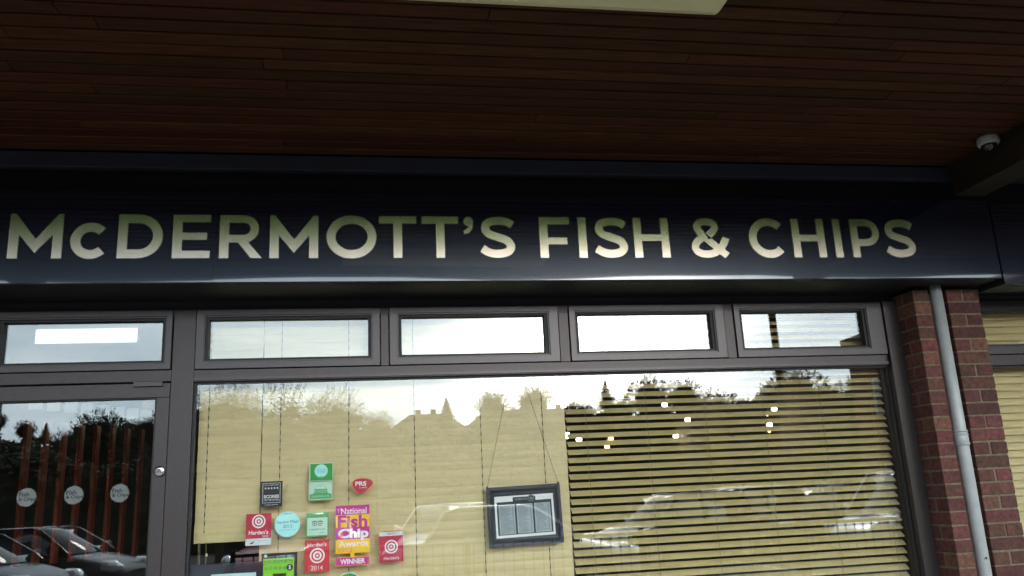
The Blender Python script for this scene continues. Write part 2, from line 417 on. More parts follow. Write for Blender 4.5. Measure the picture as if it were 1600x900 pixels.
def glyph(ch, x0, x1):
    b = MB(); w = x1-x0; t = T; yb = YS-.0002
    d = [0]
    def yf():
        d[0] += 1; return YS-.0042-.0004*d[0]
    X = lambda u: x0+u*w
    Z = lambda v: Z0+v*HH
    def bar(xa, xb, za, zb): b.box(xa, xb, yf(), yb, za, zb)
    if ch == 'M':
        h = HH; a = .55*t
        b.prism([(x0, Z0), (x0, Z1), (x0+a, Z1), ((x0+x1)/2, Z(.43)), (x1-a, Z1), (x1, Z1), (x1, Z0), (x1-t, Z0), (x1-t, Z(.53)), ((x0+x1)/2, Z(.12)), (x0+t, Z(.53)), (x0+t, Z0)], yf(), yb)
    elif ch == 'I': bar(x0, x1, Z0, Z1)
    elif ch == 'E':
        bar(x0, x0+t, Z0, Z1); bar(x0+t, x1, Z1-.038, Z1); bar(x0+t, x1-.016, Z(.5)-.018, Z(.5)+.019); bar(x0+t, x1, Z0, Z0+.038)
    elif ch == 'F':
        bar(x0, x0+t, Z0, Z1); bar(x0+t, x1, Z1-.040, Z1); bar(x0+t, x1-.016, Z(.38)-.012, Z(.38)+.026)
    elif ch == 'T':
        bar(x0, x1, Z1-.040, Z1); bar((x0+x1)/2-t/2, (x0+x1)/2+t/2, Z0, Z1-.040)
    elif ch == 'H':
        bar(x0, x0+t, Z0, Z1); bar(x1-t, x1, Z0, Z1); bar(x0+t, x1-t, Z(.5)-.019, Z(.5)+.019)
    elif ch == 'O':
        rx = w/2-t/2; b.ribbon(arc((x0+x1)/2, (Z0+Z1)/2, rx, HH/2-t/2+.003, 0, 360-360/48, 47), t, yf(), yb, True)
    elif ch in 'Cc':
        h = HH if ch == 'C' else HH*.79
        r = h/2-t/2+.003; b.ribbon(arc(x0+h/2+.003, Z0+h/2, r, r, 43, 317, 36), t, yf(), yb)
    elif ch == 'D':
        r = HH/2-t/2; cx = x1-HH/2+.004
        b.ribbon([(x0+t/2, Z0+t/2), (cx, Z0+t/2)]+arc(cx-.006, (Z0+Z1)/2, x1-cx-t/2+.006, r, -80, 80, 22)+[(cx, Z1-t/2), (x0+t/2, Z1-t/2)], t, yf(), yb, True)
    elif ch in 'PR':
        bar(x0, x0+t, Z0, Z1); lo = Z(.36) if ch == 'R' else Z(.30)
        r = (Z1-lo)/2-.02; cx = x1-r-.024+(0 if ch == 'P' else -.012)
        b.ribbon([(x0+t, lo+.02), (cx, lo+.02)]+arc(cx, (lo+Z1)/2, r+.002, r, -82, 82, 18)+[(cx, Z1-.02), (x0+t, Z1-.02)], .040, yf(), yb)
        if ch == 'R': b.prism([(x0+.085, lo+.006), (x0+.135, lo+.006), (x1+.004, Z0), (x1-.050, Z0)], yf(), yb)
    elif ch == 'S':
        P = [(.93, .80), (.74, .885), (.50, .905), (.24, .85), (.155, .715), (.25, .585), (.50, .505), (.76, .42), (.87, .275), (.77, .145), (.50, .095), (.26, .125), (.055, .225)]
        b.ribbon(crom([(X(u), Z(v)) for u, v in P], 7), t*.98, yf(), yb)
    elif ch == '&':
        P1 = [(.90, .045), (.62, .29), (.33, .56), (.19, .74), (.24, .875), (.42, .915), (.60, .86), (.63, .735), (.52, .60), (.42, .535)]
        P2 = [(.36, .53), (.17, .41), (.10, .26), (.18, .13), (.40, .085), (.62, .14), (.80, .30), (.91, .50)]
        b.ribbon(crom([(X(u), Z(v)) for u, v in P1], 7), t*.92, yf(), yb); b.ribbon(crom([(X(u), Z(v)) for u, v in P2], 7), t*.92, yf(), yb)
    elif ch == "'":
        P = [(.80, 1.0)]
        cx, cz = x0+.030, Z1-.026
        b.prism([(cx+.026*math.cos(R(a)), cz+.026*math.sin(R(a))) for a in range(0, 360, 15)], yf(), yb)
        b.ribbon(crom([(cx+.010, cz-.006), (cx+.013, cz-.03), (cx-.004, cz-.052), (cx-.024, cz-.062)], 6), .022, yf(), yb)
    return b
LET = [('M', -1.742, -1.499), ('c', -1.463, -1.30), ('D', -1.246, -1.036), ('E', -.989, -.810), ('R', -.765, -.562), ('M', -.521, -.281), ('O', -.240, .013), ('T', .026, .219), ('T', .247, .440), ("'", .463, .523), ('S', .553, .741), ('F', .874, 1.040), ('I', 1.087, 1.132), ('S', 1.175, 1.362), ('H', 1.397, 1.597), ('&', 1.722, 1.948), ('C', 2.064, 2.27), ('H', 2.324, 2.520), ('I', 2.577, 2.622), ('P', 2.683, 2.862), ('S', 2.893, 3.082)]
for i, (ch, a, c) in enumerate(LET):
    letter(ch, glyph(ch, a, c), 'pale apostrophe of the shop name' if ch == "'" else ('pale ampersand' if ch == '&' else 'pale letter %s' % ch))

# neighbouring fascia
ns = thing('fascia_sign', 'plain dark fascia of the neighbouring shop at the right edge', 'sign', (0, 0, 0))
panel(3.612, 9.4, 2.612, 3.11, YS, ns)
B('backing_box', M_black, 3.612, 9.4, YS+.0068, YS+.215, 2.616, 3.105, ns)
B('soffit_board', M_black, 3.604, 9.4, YS+.22, 4.60, 2.640, 2.655, ns)

# ------------------------------------------------------------------ brick pier and downpipe
def pier(ox, label, chase=True):
    t = thing('brick_pier', label, 'pier', (ox, 0, 0))
    cache = {}
    def brick(x0, x1, y0, y1, z0):
        key = (round(x1-x0, 3), round(y1-y0, 3), random.randint(0, 3))
        if key not in cache:
            b = MB(); w, d, h = key[0], key[1], .065; e = .003
            rr = lambda: random.uniform(-.0016, .0016)
            b.box(rr(), w+rr(), rr(), d, rr(), h+rr())
            me = b.mesh('brick', M_brick)
            bm = bmesh.new(); bm.from_mesh(me); bmesh.ops.bevel(bm, geom=bm.edges[:], offset=e, segments=1, affect='EDGES'); bm.to_mesh(me); bm.free()
            cache[key] = me
        o = link('brick', cache[key], t, (x0, y0+random.uniform(-.0015, .0015), z0)); return o
    for r in range(35):
        z = .012+.075*r
        if chase:
            if r % 2:
                brick(3.149, 3.256, YP, YP+.2145, z)
                brick(3.370, 3.583, YP, YP+.102, z); brick(3.370, 3.583, YP+.1125, YP+.2145, z)
            else:
                brick(3.149, 3.256, YP, YP+.102, z); brick(3.149, 3.256, YP+.1125, YP+.2145, z)
                brick(3.370, 3.4715, YP, YP+.2145, z); brick(3.4815, 3.583, YP, YP+.2145, z)
        else:
            if r % 2: brick(3.149, 3.362, YP, YP+.2145, z); brick(3.372, 3.583, YP, YP+.2145, z)
            else:
                brick(3.149, 3.2505, YP, YP+.2145, z); brick(3.2605, 3.4715, YP, YP+.2145, z); brick(3.4815, 3.583, YP, YP+.2145, z)
    if chase:
        B('mortar', M_mortar, 3.153, 3.2525, YP+.004, YP+.211, .005, 2.63, t); B('mortar', M_mortar, 3.3735, 3.579, YP+.004, YP+.211, .005, 2.63, t)
        o = B('chase_back', M_hbrick, 3.2527, 3.3733, YP+.11, YP+.208, .005, 2.63, t)
    else: B('mortar', M_mortar, 3.153, 3.579, YP+.004, YP+.211, .005, 2.63, t)
    return t
pier(0, 'red brick pier with a grey downpipe in its recess between the two shopfronts')
dp = thing('drainpipe', 'pale grey plastic downpipe running down the recess in the brick pier', 'pipe', (3.298, YP-.004, 0))
MB().tube([(0, 0, .0), (0, 0, 1.70), (0, 0, 2.65)], .0345, 24).build('pipe', M_pipe, dp, True)
MB().tube([(0, 0, 1.712), (0, 0, 1.714), (0, 0, 1.785), (0, 0, 1.787)], [.0345, .0385, .0385, .0345], 24).build('socket_collar', M_pipe, dp, True)
for z in (1.722, 1.774, 1.794):
    MB().tube([(0, 0, z-.004), (0, 0, z-.002), (0, 0, z+.002), (0, 0, z+.004)], [.038, .0415, .0415, .038], 24).build('rib', M_pipe, dp, True)
MB().box(-.055, .055, .02, .1, 1.09, 1.115).build('bracket', M_pipe, dp)
MB().tube([(-.006, -.034, 1.105), (-.006, -.040, 1.105)], .007, 10).build('screw', M_chrome, dp)

# ------------------------------------------------------------------ shopfront frames
def frame_ring(name, m, x0, x1, z0, z1, wl, wr, wb, wt, y0, y1, parent, bv=.002):
    b = MB()
    b.v = [(x0, y0, z0), (x1, y0, z0), (x1, y0, z1), (x0, y0, z1), (x0+wl, y0, z0+wb), (x1-wr, y0, z0+wb), (x1-wr, y0, z1-wt), (x0+wl, y0, z1-wt)]
    b.v += [(a, y1, c) for a, _, c in b.v]
    for i in range(4):
        k = (i+1) % 4
        b.f += [(i, k, 4+k, 4+i), (8+i, 12+i, 12+k, 8+k), (i, 8+i, 8+k, k), (4+i, 4+k, 12+k, 12+i)]
    o = b.build(name, m, parent)
    if bv: bevel(o, bv)
    return o
def pane(x0, x1, z0, z1, yg, parent, tilt=0):
    o = MB().box(x0, x1, -.003, .003, z0, z1).build('glass_pane', M_glass, parent, loc=(0, yg, 0)); return o
def sash(x0, x1, gx0, gx1, gz0, gz1, zb, zt, parent):
    s = frame_ring('sash', M_frame2, x0+.004, x1-.004, zb, zt, gx0-.026-x0, x1-gx1-.026, gz0-.020-zb, zt-gz1-.020, YW-.016, YW+.05, parent)
    # stepped inner rebate
    frame_ring('sash_bead', M_frame2, gx0-.0262, gx1+.0262, gz0-.0202, gz1+.0202, .010, .010, .008, .008, YW-.008, YW+.03, s, .001)
    frame_ring('gasket', M_gasket, gx0-.0165, gx1+.0165, gz0-.0125, gz1+.0125, .0165, .0165, .0125, .0125, YW+.004, YW+.05, s, 0)
    pane(gx0-.004, gx1+.004, gz0-.004, gz1+.004, YW+.034, s)
B('closure_board', M_black, -2.06, 9, YW+.012, YW+.05, 2.6058, 2.6515, sign)
win = thing('shopfront_window', 'wide shop window in dark brown frames with four small top lights and blinds behind', 'window', (0, 0, 0))
F = lambda *a: B('frame_member', M_frame, *a, win, .002)
F(-1.052, -.940, YW, YW+.10, .10, 2.605)                       # main mullion
F(3.058, 3.1485, YW-.03, YW+.10, .10, 2.6045)                  # right jamb
F(-.9395, 3.0575, YW+.001, YW+.10, 2.215, 2.278)               # transom
F(-.9395, 3.0575, YW+.0015, YW+.10, 2.566, 2.6055)             # head
F(-.9395, 3.0575, YW+.001, YW+.10, .10, .56)                   # stall riser
B('transom_bead', M_frame2, -.9395, 3.0575, YW-.007, YW+.0008, 2.222, 2.236, win)
for x0, x1 in ((.033, .076), (1.038, 1.094), (2.038, 2.094)): F(x0, x1, YW-.004, YW+.098, 2.2782, 2.5658)
sash(-.9395, .0325, -.873, -.036, 2.336, 2.548, 2.280, 2.600, win)
sash(.0765, 1.0375, .147, .956, 2.337, 2.549, 2.280, 2.600, win)
sash(1.0945, 2.0375, 1.152, 1.955, 2.336, 2.552, 2.280, 2.600, win)
sash(2.0945, 3.0575, 2.152, 2.930, 2.336, 2.551, 2.280, 2.600, win)
frame_ring('gasket', M_gasket, -.9395, 3.0575, .56, 2.2148, .012, .012, .012, .010, YW+.02, YW+.05, win, 0)
pane(-.93, 3.048, .568, 2.209, YW+.036, win)
# door unit
door = thing('shop_door', 'brown framed glazed shop door with round lock and three etched discs', 'door', (0, 0, 0))
dl = B('top_rail', M_frame, -1.96, -1.0565, YW+.004, YW+.06, 2.140, 2.214, door, .002)
B('stile', M_frame, -1.1205, -1.0565, YW+.005, YW+.06, .12, 2.1395, door, .002)
B('stile', M_frame, -1.96, -1.885, YW+.005, YW+.06, .12, 2.1395, door, .002)
B('bottom_rail', M_frame, -1.8845, -1.121, YW+.005, YW+.06, .12, .32, door, .002)
B('door_seal', M_gasket, -1.057, -1.052, YW+.012, YW+.05, .1, 2.214, door)
frame_ring('gasket', M_gasket, -1.885, -1.1208, .32, 2.1398, .007, .007, .007, .006, YW+.012, YW+.05, door, 0)
pane(-1.880, -1.125, .325, 2.136, YW+.036, door)
B('closer_cover', M_frame2, -1.235, -1.092, YW-.012, YW+.003, 2.196, 2.222, door, .002)
lk = MB(); lk.tube([(-1.083, YW+.006, 1.763), (-1.083, YW-.010, 1.763), (-1.083, YW-.014, 1.763)], [.026, .026, .021], 28)
lko = lk.build('lock', M_chrome, door, True)
MB().tube([(-1.083, YW-.0135, 1.764), (-1.083, YW-.022, 1.764)], .0115, 20).build('lock_barrel', mat('brass_dark', (.25, .24, .22), .25, 1), lko)
MB().box(-1.0855, -1.0805, YW-.0235, YW-.021, 1.757, 1.771).build('keyhole', M_bl, lko)
tl = thing('door_toplight', 'small fixed top light in brown frame above the shop door', 'window', (0, 0, 0))
F2 = lambda *a: B('frame_member', M_frame, *a, tl, .002)
F2(-1.9595, -1.0525, YW+.001, YW+.10, 2.222, 2.2815)
F2(-1.9595, -1.0525, YW+.0015, YW+.10, 2.566, 2.6055)
F2(-2.06, -1.96, YW, YW+.10, .10, 2.605)
sash(-1.9595, -1.0525, -1.889, -1.108, 2.333, 2.546, 2.2835, 2.600, tl)
# neighbour window
nw = thing('shopfront_window', 'edge of the next shop window right of the brick pier, blinds shut', 'window', (0, 0, 0))
F3 = lambda *a: B('frame_member', M_frame, *a, nw, .002)
F3(3.584, 3.645, YW, YW+.10, .1, 2.605); F3(3.6455, 8.0, YW+.001, YW+.10, 2.196, 2.262)
F3(3.6455, 8.0, YW+.0015, YW+.10, 2.566, 2.6055); F3(3.6455, 8.0, YW+.001, YW+.1, .1, .56); F3(5.2, 5.26, YW-.002, YW+.1, .5605, 2.5655)
sash(3.6455, 5.1995, 3.715, 5.13, 2.328, 2.532, 2.2635, 2.600, nw)
frame_ring('gasket', M_gasket, 3.6455, 5.1995, .56, 2.1958, .012, .012, .012, .012, YW+.02, YW+.05, nw, 0)
pane(3.655, 5.19, .568, 2.189, YW+.036, nw)

# left brick pier and wall, just out of frame
pier(-5.645, 'brick pier left of the shop door', False)
struct(B('side_wall', M_hbrick, -9, -2.506, YP+.12, YP+.30, .0, 2.645))

# ------------------------------------------------------------------ blinds
YB = 4.69
def blind(label, x0, x1, ztop, zbot, tilt, cords, light=False, group='slatted blinds', rail=True, n_yb=YB):
    t = thing('slatted_blind', label, 'blind', (0, 0, 0), group=group)
    wd = .0478 if tilt > 1.3 else .050; b = MB(); n = 6; L_ = x1-x0
    for xx in (0, L_):
        for k in range(n+1):
            u = (k/n-.5)*wd; cam_ = (.0008 if tilt > 1.3 else .0022)*(1-(2*k/n-1)**2)
            # local: u runs from outer low edge (-) to inner high edge (+)
            yy = u*math.cos(tilt)-cam_*math.sin(tilt); zz = u*math.sin(tilt)+cam_*math.cos(tilt)
            b.v.append((xx, yy, zz))
    for k in range(n): b.f.append((k, n+1+k, n+2+k, k+1))
    b2 = MB(); b2.v = list(b.v)+[(x, y+.0022*math.sin(tilt), z-.0022*math.cos(tilt)) for x, y, z in b.v]; m = len(b.v)
    b2.f = list(b.f)+[tuple(m+q for q in reversed(f)) for f in b.f]
    b2.f += [(0, m, m+n+1, n+1), (n, 2*n+1, m+2*n+1, m+n)]
    for base, rev in ((0, False), (n+1, True)):
        loop = [base+k for k in range(n+1)]+[m+base+k for k in range(n, -1, -1)]
        b2.f.append(tuple(loop if rev else loop[::-1]))
    me = b2.mesh('slat', M_slat, False)
    z = ztop; pit = .0455
    zend = zbot+(.052 if rail else 0)
    while z > zend+.015:
        o = link('slat', me, t, (x0+random.uniform(-.0012, .0012), n_yb+random.uniform(-.0002, .0002), z))
        o.rotation_euler = (random.uniform(-.004, .004), 0, random.uniform(-.0004, .0004))
        z -= pit
    if rail: B('bottom_rail', M_slat2, x0, x1, n_yb-.012, n_yb+.012, zbot, zbot+.050, t, .003)
    B('head_rail', M_slat2, x0, x1, n_yb-.03, n_yb+.03, ztop+.03, ztop+.08, t)
    half = wd/2*math.cos(tilt)+.002
    for cx in cords:
        if light:
            for s, yy in ((0, n_yb-half), (.006, n_yb+half)):
                MB().tube([(cx+s, yy, zbot), (cx+s, yy, ztop+.03)], .0011, 5).build('ladder_cord', M_cord2, t)
        else:
            MB().tube([(cx, n_yb-half-.001, zbot), (cx, n_yb-half-.001, ztop+.03)], .0010, 5).build('ladder_cord', M_cord, t)
            # route holes seen as short dark dashes at each slat
            hb = MB(); z = ztop
            while z > zend+.015:
                hb.box(cx-.0022, cx+.0022, n_yb-half*.98-.0012, n_yb-half*.98+.001, z-.026, z-.006); z -= pit
            hb.build('cord_slots', M_bl, t)
            o_ = t.children[-1]; 
    return t
ZT = 2.60
bA = blind('narrow closed beige blind at the left edge of the window, hung slightly short', -.927, -.604, ZT, 1.394, R(87.3), [-.878])
bB = blind('wide closed beige blind behind the window stickers and framed menu', -.600, 1.066, ZT, .70, R(87.3), [-.505, -.143, .213, .582, .935])
bC = blind('open beige slatted blind with dark gaps, right half of the window', 1.072, 3.052, ZT, .70, R(35), [1.185, 1.547, 1.905, 2.265, 2.635, 2.985], True)
bD = blind('closed beige blind in the next shop window right of the brick pier', 3.66, 5.19, 2.575, .70, R(70), [4.6], True)
pc = thing('pull_cord', 'thin looped pull cords hanging below the short blind', 'cord', (0, 0, 0))
for x in (-.90, -.893, -.862): MB().tube([(x, YB-.02, 1.40), (x+.002, YB-.021, 1.30), (x, YB-.02, 1.10)], .0016, 6).build('cord', M_cord2, pc)
MB().tube([(-.858, YB-.02, 1.345), (-.858, YB-.02, 1.33)], [.004, .007], 10).build('cord_toggle', M_slat2, pc)

# ------------------------------------------------------------------ flat print helpers
def text_mesh(s, bold=0, spacing=1.0):
    cu = bpy.data.curves.new('txt', 'FONT'); cu.body = s; cu.offset = bold; cu.space_character = spacing; cu.resolution_u = 3
    ob = bpy.data.objects.new('txt', cu)
    me = bpy.data.meshes.new_from_object(ob); bpy.data.objects.remove(ob); bpy.data.curves.remove(cu)
    return me
def put_text(s, cx, cz, w, h, y, m, parent, bold=0, rot=0, name='lettering'):
    me = text_mesh(s, bold)
    xs = [v.co.x for v in me.vertices]; ys = [v.co.y for v in me.vertices]
    if not xs: return None
    x0, x1, z0, z1 = min(xs), max(xs), min(ys), max(ys)
    sx = w/(x1-x0); sz = h/(z1-z0) if h else sx
    for v in me.vertices:
        a = (v.co.x-(x0+x1)/2)*sx; c = (v.co.y-(z0+z1)/2)*sz
        v.co = (cx+a*math.cos(rot)-c*math.sin(rot), y, cz+a*math.sin(rot)+c*math.cos(rot))
    me.materials.clear(); me.materials.append(m)
    return link(name, me, parent)
def disc(name, m, cx, cz, r, y, parent, n=40, rx=None):
    b = MB(); b.v = [(cx+(rx or r)*math.cos(2*math.pi*k/n), y, cz+r*math.sin(2*math.pi*k/n)) for k in range(n)]; b.f = [tuple(range(n))]
    return b.build(name, m, parent)
def ring(name, m, cx, cz, r0, r1, y, parent, n=40):
    b = MB()
    for r in (r0, r1): b.v += [(cx+r*math.cos(2*math.pi*k/n), y, cz+r*math.sin(2*math.pi*k/n)) for k in range(n)]
    b.f = [(k, (k+1) % n, n+(k+1) % n, n+k) for k in range(n)]
    return b.build(name, m, parent)
def rect(name, m, x0, x1, z0, z1, y, parent):
    b = MB(); b.v = [(x0, y, z0), (x1, y, z0), (x1, y, z1), (x0, y, z1)]; b.f = [(0, 1, 2, 3)]
    return b.build(name, m, parent)
YT = 4.6135   # sticker backs; prints come forward in steps
def stk(n): return YT-.0012-.00035*n
def card(name, m, x0, x1, z0, z1, parent): return B(name, m, x0, x1, YT-.001, YT, z0, z1, parent)
def sticker(label, cx, cz, rz=0):
    # local frame: x right, z up
    t = thing('window_sticker', label, 'sticker', (cx, 0, cz), group='stickers inside the shop window')
    t.rotation_euler = (0, rz, 0)
    return t
GW = lambda: None
# black scores sticker
s = sticker('black sticker with five white stars and SCORES in white', -.536, 1.625)
card('card', M_bl, -.0555, .0555, -.065, .065, s)
b = MB()
frame_ring('border', M_white, -.0445, .0445, -.044, .056, .0016, .0016, .0016, .0016, stk(0), stk(0)+.0002, s, 0)
put_text('LOCAL AUTHORITY SCHEME', 0, .046, .070, .0055, stk(1), M_white, s)
for k in range(5):
    b = MB(); cx = -.030+.015*k; b.v = [(cx+(.0058 if i % 2 == 0 else .0028)*math.sin(i*math.pi/5), stk(1), .030+(.0058 if i % 2 == 0 else .0028)*math.cos(i*math.pi/5)) for i in range(10)]; b.f = [tuple(range(10))]
    b.build('star', M_white, s)
put_text('SCORES', 0, -.012, .076, .0165, stk(1), M_white, s, .03)
put_text('ON THE DOORS', 0, -.029, .074, .009, stk(1), M_white, s)
put_text('A COUNCIL INITIATIVE', 0, -.054, .066, .005, stk(1), M_white, s)
# guide sticker 2010
def target(cx, cz, r, s, mb):
    disc('target_ring', M_white, cx, cz, r, stk(1), s); disc('target_ring', mb, cx, cz, r*.80, stk(2), s)
    disc('target_ring', M_white, cx, cz, r*.58, stk(3), s); disc('target_ring', mb, cx, cz, r*.34, stk(4), s); disc('target_ring', M_white, cx, cz, r*.16, stk(5), s)
s = sticker('crimson guide sticker with target rings and white strip along its foot, at far left', -.596, 1.451)
card('card', M_red, -.063, .063, -.078, .079, s)
rect('foot_strip', M_paper, -.063, .063, -.078, -.044, stk(1), s)
target(0, .040, .0335, s, M_red); put_text("Harden's", 0, -.014, .096, .021, stk(1), M_white, s, .02)
put_text('2010', .033, -.034, .028, .010, stk(1), M_white, s)
b = MB(); b.v = [(-.042, stk(2), -.068), (-.016, stk(2), -.054), (-.030, stk(2), -.062), (-.030, stk(2), -.072)]; b.f = [(0, 3, 1, 2)]; b.build('bird_mark', M_bl, s)
put_text('Remy Martin', .022, -.057, .048, .007, stk(2), M_navy, s)
# round pale blue
s = sticker('round pale blue sticker reading Square Meal 2013', -.452, 1.470)
b = MB(); n = 40; b.tube([(0, YT, 0), (0, YT-.001, 0)], .064, 44).build('card', M_sky, s)
put_text('Square Meal', 0, .010, .108, .019, stk(1), M_navy, s); put_text('2013', 0, -.010, .046, .016, stk(1), M_navy, s)
put_text('squaremeal.co.uk', 0, -.028, .080, .006, stk(1), M_navy, s); put_text('AS SEEN IN', 0, .053, .040, .0055, stk(1), M_navy, s)
# owl sticker
s = sticker('pale green square sticker with owl eyes and a green band on top', -.301, 1.462)
card('card', M_mgreen, -.057, .057, -.061, .060, s); rect('panel', M_lgreen, -.051, .051, -.055, .033, stk(1), s)
for sx in (-1, 1):
    ring('owl_eye', M_bl, sx*.014, .003, .0095, .0118, stk(2), s); disc('owl_pupil', M_bl, sx*.014, .003, .0042, stk(2), s)
b = MB(); b.ribbon(crom([(-.030, .010), (-.016, .0165), (0, .0135), (.016, .0165), (.030, .010)], 5), .0024, stk(3), stk(3)+.0001); b.build('owl_brow', M_bl, s)
put_text('tripadvisor', 0, -.026, .082, .014, stk(2), M_mgreen, s, .01)
rect('foot_line', M_mgreen, -.040, .040, -.044, -.0425, stk(2), s)
# second guide sticker
s = sticker('red guide sticker with name above its target rings, below the owl sticker', -.302, 1.306)
card('card', M_red2, -.062, .062, -.080, .078, s)
target(.002, .000, .0375, s, M_red2); put_text("Harden's", 0, .055, .096, .020, stk(1), M_white, s, .015); put_text('2014', 0, -.060, .060, .022, stk(1), M_white, s)
# third guide sticker
s = sticker('crimson guide sticker with pale 2017 strip on top, standing apart at right', .078, 1.334)
card('card', M_red, -.062, .062, -.081, .074, s); rect('top_strip', M_paper, -.062, .062, .050, .071, stk(1), s)
put_text('2017', .0, .0605, .044, .012, stk(2), M_red, s)
target(0, -.005, .0345, s, M_red); put_text("Harden's", .0, -.061, .078, .016, stk(1), M_white, s, .01)
# green travel pair
s = sticker('bright green sticker with white balloon-shaped badge, highest of the stickers', -.284, 1.727)
card('card', M_lgreen, -.061, .061, -.046, .047, s); rect('field', M_green, -.056, .058, -.043, .043, stk(1), s)
disc('badge', M_sky, 0, .006, .034, stk(2), s); put_text("TRAVELLERS'", 0, .012, .050, .006, stk(3), M_mgreen, s); put_text("CHOICE", 0, .001, .044, .009, stk(3), M_mgreen, s)
rect('badge_foot', M_mgreen, -.010, .010, -.034, -.024, stk(3), s)
s = sticker('pale green sticker with dark green ribbon emblem below the bright green one', -.286, 1.630)
card('card', M_lgreen, -.060, .060, -.046, .046, s)
rect('foot_band', M_mgreen, -.056, .056, -.040, -.015, stk(1), s); rect('ribbon', M_mgreen, -.032, .034, -.008, .010, stk(1), s)
rect('ribbon_fold', M_mgreen, -.038, .040, -.015, -.009, stk(1), s)
b = MB(); b.ribbon([(x, z) for x, z in arc(0, -.0, .030, .036, 20, 160, 16)], .0015, stk(1), stk(1)+.0001); b.build('arch', M_mgreen, s)
put_text('EXCELLENCE', 0, .001, .056, .008, stk(2), M_lgreen, s); put_text('2013', 0, .026, .018, .008, stk(1), M_mgreen, s)
put_text('CERTIFICATE', 0, -.0275, .09, .008, stk(2), M_lgreen, s)
# plectrum
s = sticker('dark red plectrum shaped sticker with PRS in white', -.070, 1.648)
P = crom([(-.055, .020), (-.030, .036), (.010, .038), (.046, .028), (.058, .010), (.040, -.012), (.010, -.036), (-.016, -.041), (-.036, -.028), (-.052, -.004), (-.055, .020)], 5)[:-1]
MB().prism([(x*1.0, z) for x, z in P], YT-.001, YT).build('card', M_orange, s)
MB().prism([(x*.93, z*.93) for x, z in P], stk(0)-.0001, YT-.0008).build('field', M_red, s)
put_text('PRS', -.008, .010, .058, .023, stk(1), M_white, s, .03); put_text('for MUSIC', .004, -.011, .042, .007, stk(1), M_white, s, .01)
# national award
s = sticker('tall magenta and yellow award sticker with a WINNER tab beneath', -.121, 1.396)
MB().prism([(-.084, -.088), (.084, -.088), (.087, -.085), (.087, .150), (.084, .153), (-.084, .153), (-.087, .150), (-.087, -.085)], YT-.001, YT).build('card', M_yel, s)
rect('name_band', M_mag, -.087, .087, .105, .153, stk(0), s)
rect('middle_band', M_mag, -.087, .087, -.018, .042, stk(0), s)
for x0, x1 in ((-.087, -.080), (.080, .087)): pass
put_text('THE', -.073, .127, .022, .006, stk(1), M_white, s, 0, math.pi/2)
put_text('National', .006, .124, .132, .031, stk(1), M_white, s, .012)
put_text('Fish', 0, .072, .152, .062, stk(2), M_mag, s, .03)
put_text('Chip', .004, .005, .156, .062, stk(2), M_white, s, .045); put_text('&', -.058, .005, .018, .022, stk(3), M_orange, s, .03)
put_text('Awards', .004, -.040, .150, .030, stk(2), M_white, s, .02); put_text('2012', -.040, -.071, .080, .020, stk(2), M_orange, s, .015)
rect('stem', M_yel, -.010, .008, -.106, -.086, stk(0), s)
MB().prism([(-.083, -.150), (.083, -.150), (.088, -.145), (.088, -.111), (.083, -.106), (-.083, -.106), (-.088, -.111), (-.088, -.145)], YT-.001, YT).build('tab_border', M_orange, s)
rect('tab', M_mag, -.083, .083, -.146, -.110, stk(0), s); put_text('WINNER', 0, -.128, .128, .026, stk(1), M_white, s, .035)
# hygiene rating
s = sticker('lime green food hygiene rating sticker on black card at the foot of the window', -.490, 1.27)
card('card', M_bl, -.088, .090, -.15, .060, s); rect('field', M_lime, -.078, .074, -.13, .034, stk(1), s)
disc('corner_mark', M_lgreen, -.068, .048, .008, stk(1), s)
put_text('FOOD HYGIENE RATING', -.002, .020, .142, .013, stk(2), M_bl, s, .01)
rect('rule_line', M_green, -.078, .074, .008, .010, stk(2), s)
for k in range(5):
    disc('score_disc', M_mgreen, -.064+.023*k, -.014, .0085, stk(2), s); put_text(str(k), -.064+.023*k, -.014, .006, .010, stk(3), M_lime, s)
disc('score_disc', M_bl, .053, -.013, .0165, stk(2), s); put_text('5', .053, -.013, .011, .019, stk(3), M_white, s, .03)
rect('wording_bar', M_bl, -.030, .035, -.065, -.040, stk(2), s)
# round green, cut by the frame
s = sticker('round green sticker just below the WINNER tab', -.140, 1.150)
MB().tube([(0, YT, 0), (0, YT-.001, 0)], .066, 44).build('card', M_lgreen, s); disc('field', M_green, 0, 0, .060, stk(1), s)
put_text('APPROVED', 0, 0, .09, .014, stk(2), M_white, s, .02)
# etched discs on door
M_etch = mat('etched_print', (.20, .21, .21), .7)
for k, (cx, lab) in enumerate(((-1.718, 'etched Fish and Chips disc on the door glass, farthest from the lock'), (-1.498, 'etched Fish and Chips disc on the door glass, middle of three'), (-1.281, 'etched Fish and Chips disc on the door glass, nearest the lock'))):
    s = thing('etched_disc', lab, 'sticker', (cx, 0, 1.664), group='etched discs on the door glass')
    rr = .047
    poly = [(( .0475 if i % 2 else .0425)*math.cos(i*math.pi/30), (.0475 if i % 2 else .0425)*math.sin(i*math.pi/30)) for i in range(60)]
    MB().prism(poly, YT-.001, YT).build('film', M_etch, s)
    put_text('Fish', -.012, .014, .048, .021, stk(1), M_bl, s, .02); put_text('& Chips', .004, -.011, .078, .021, stk(1), M_bl, s, .02)

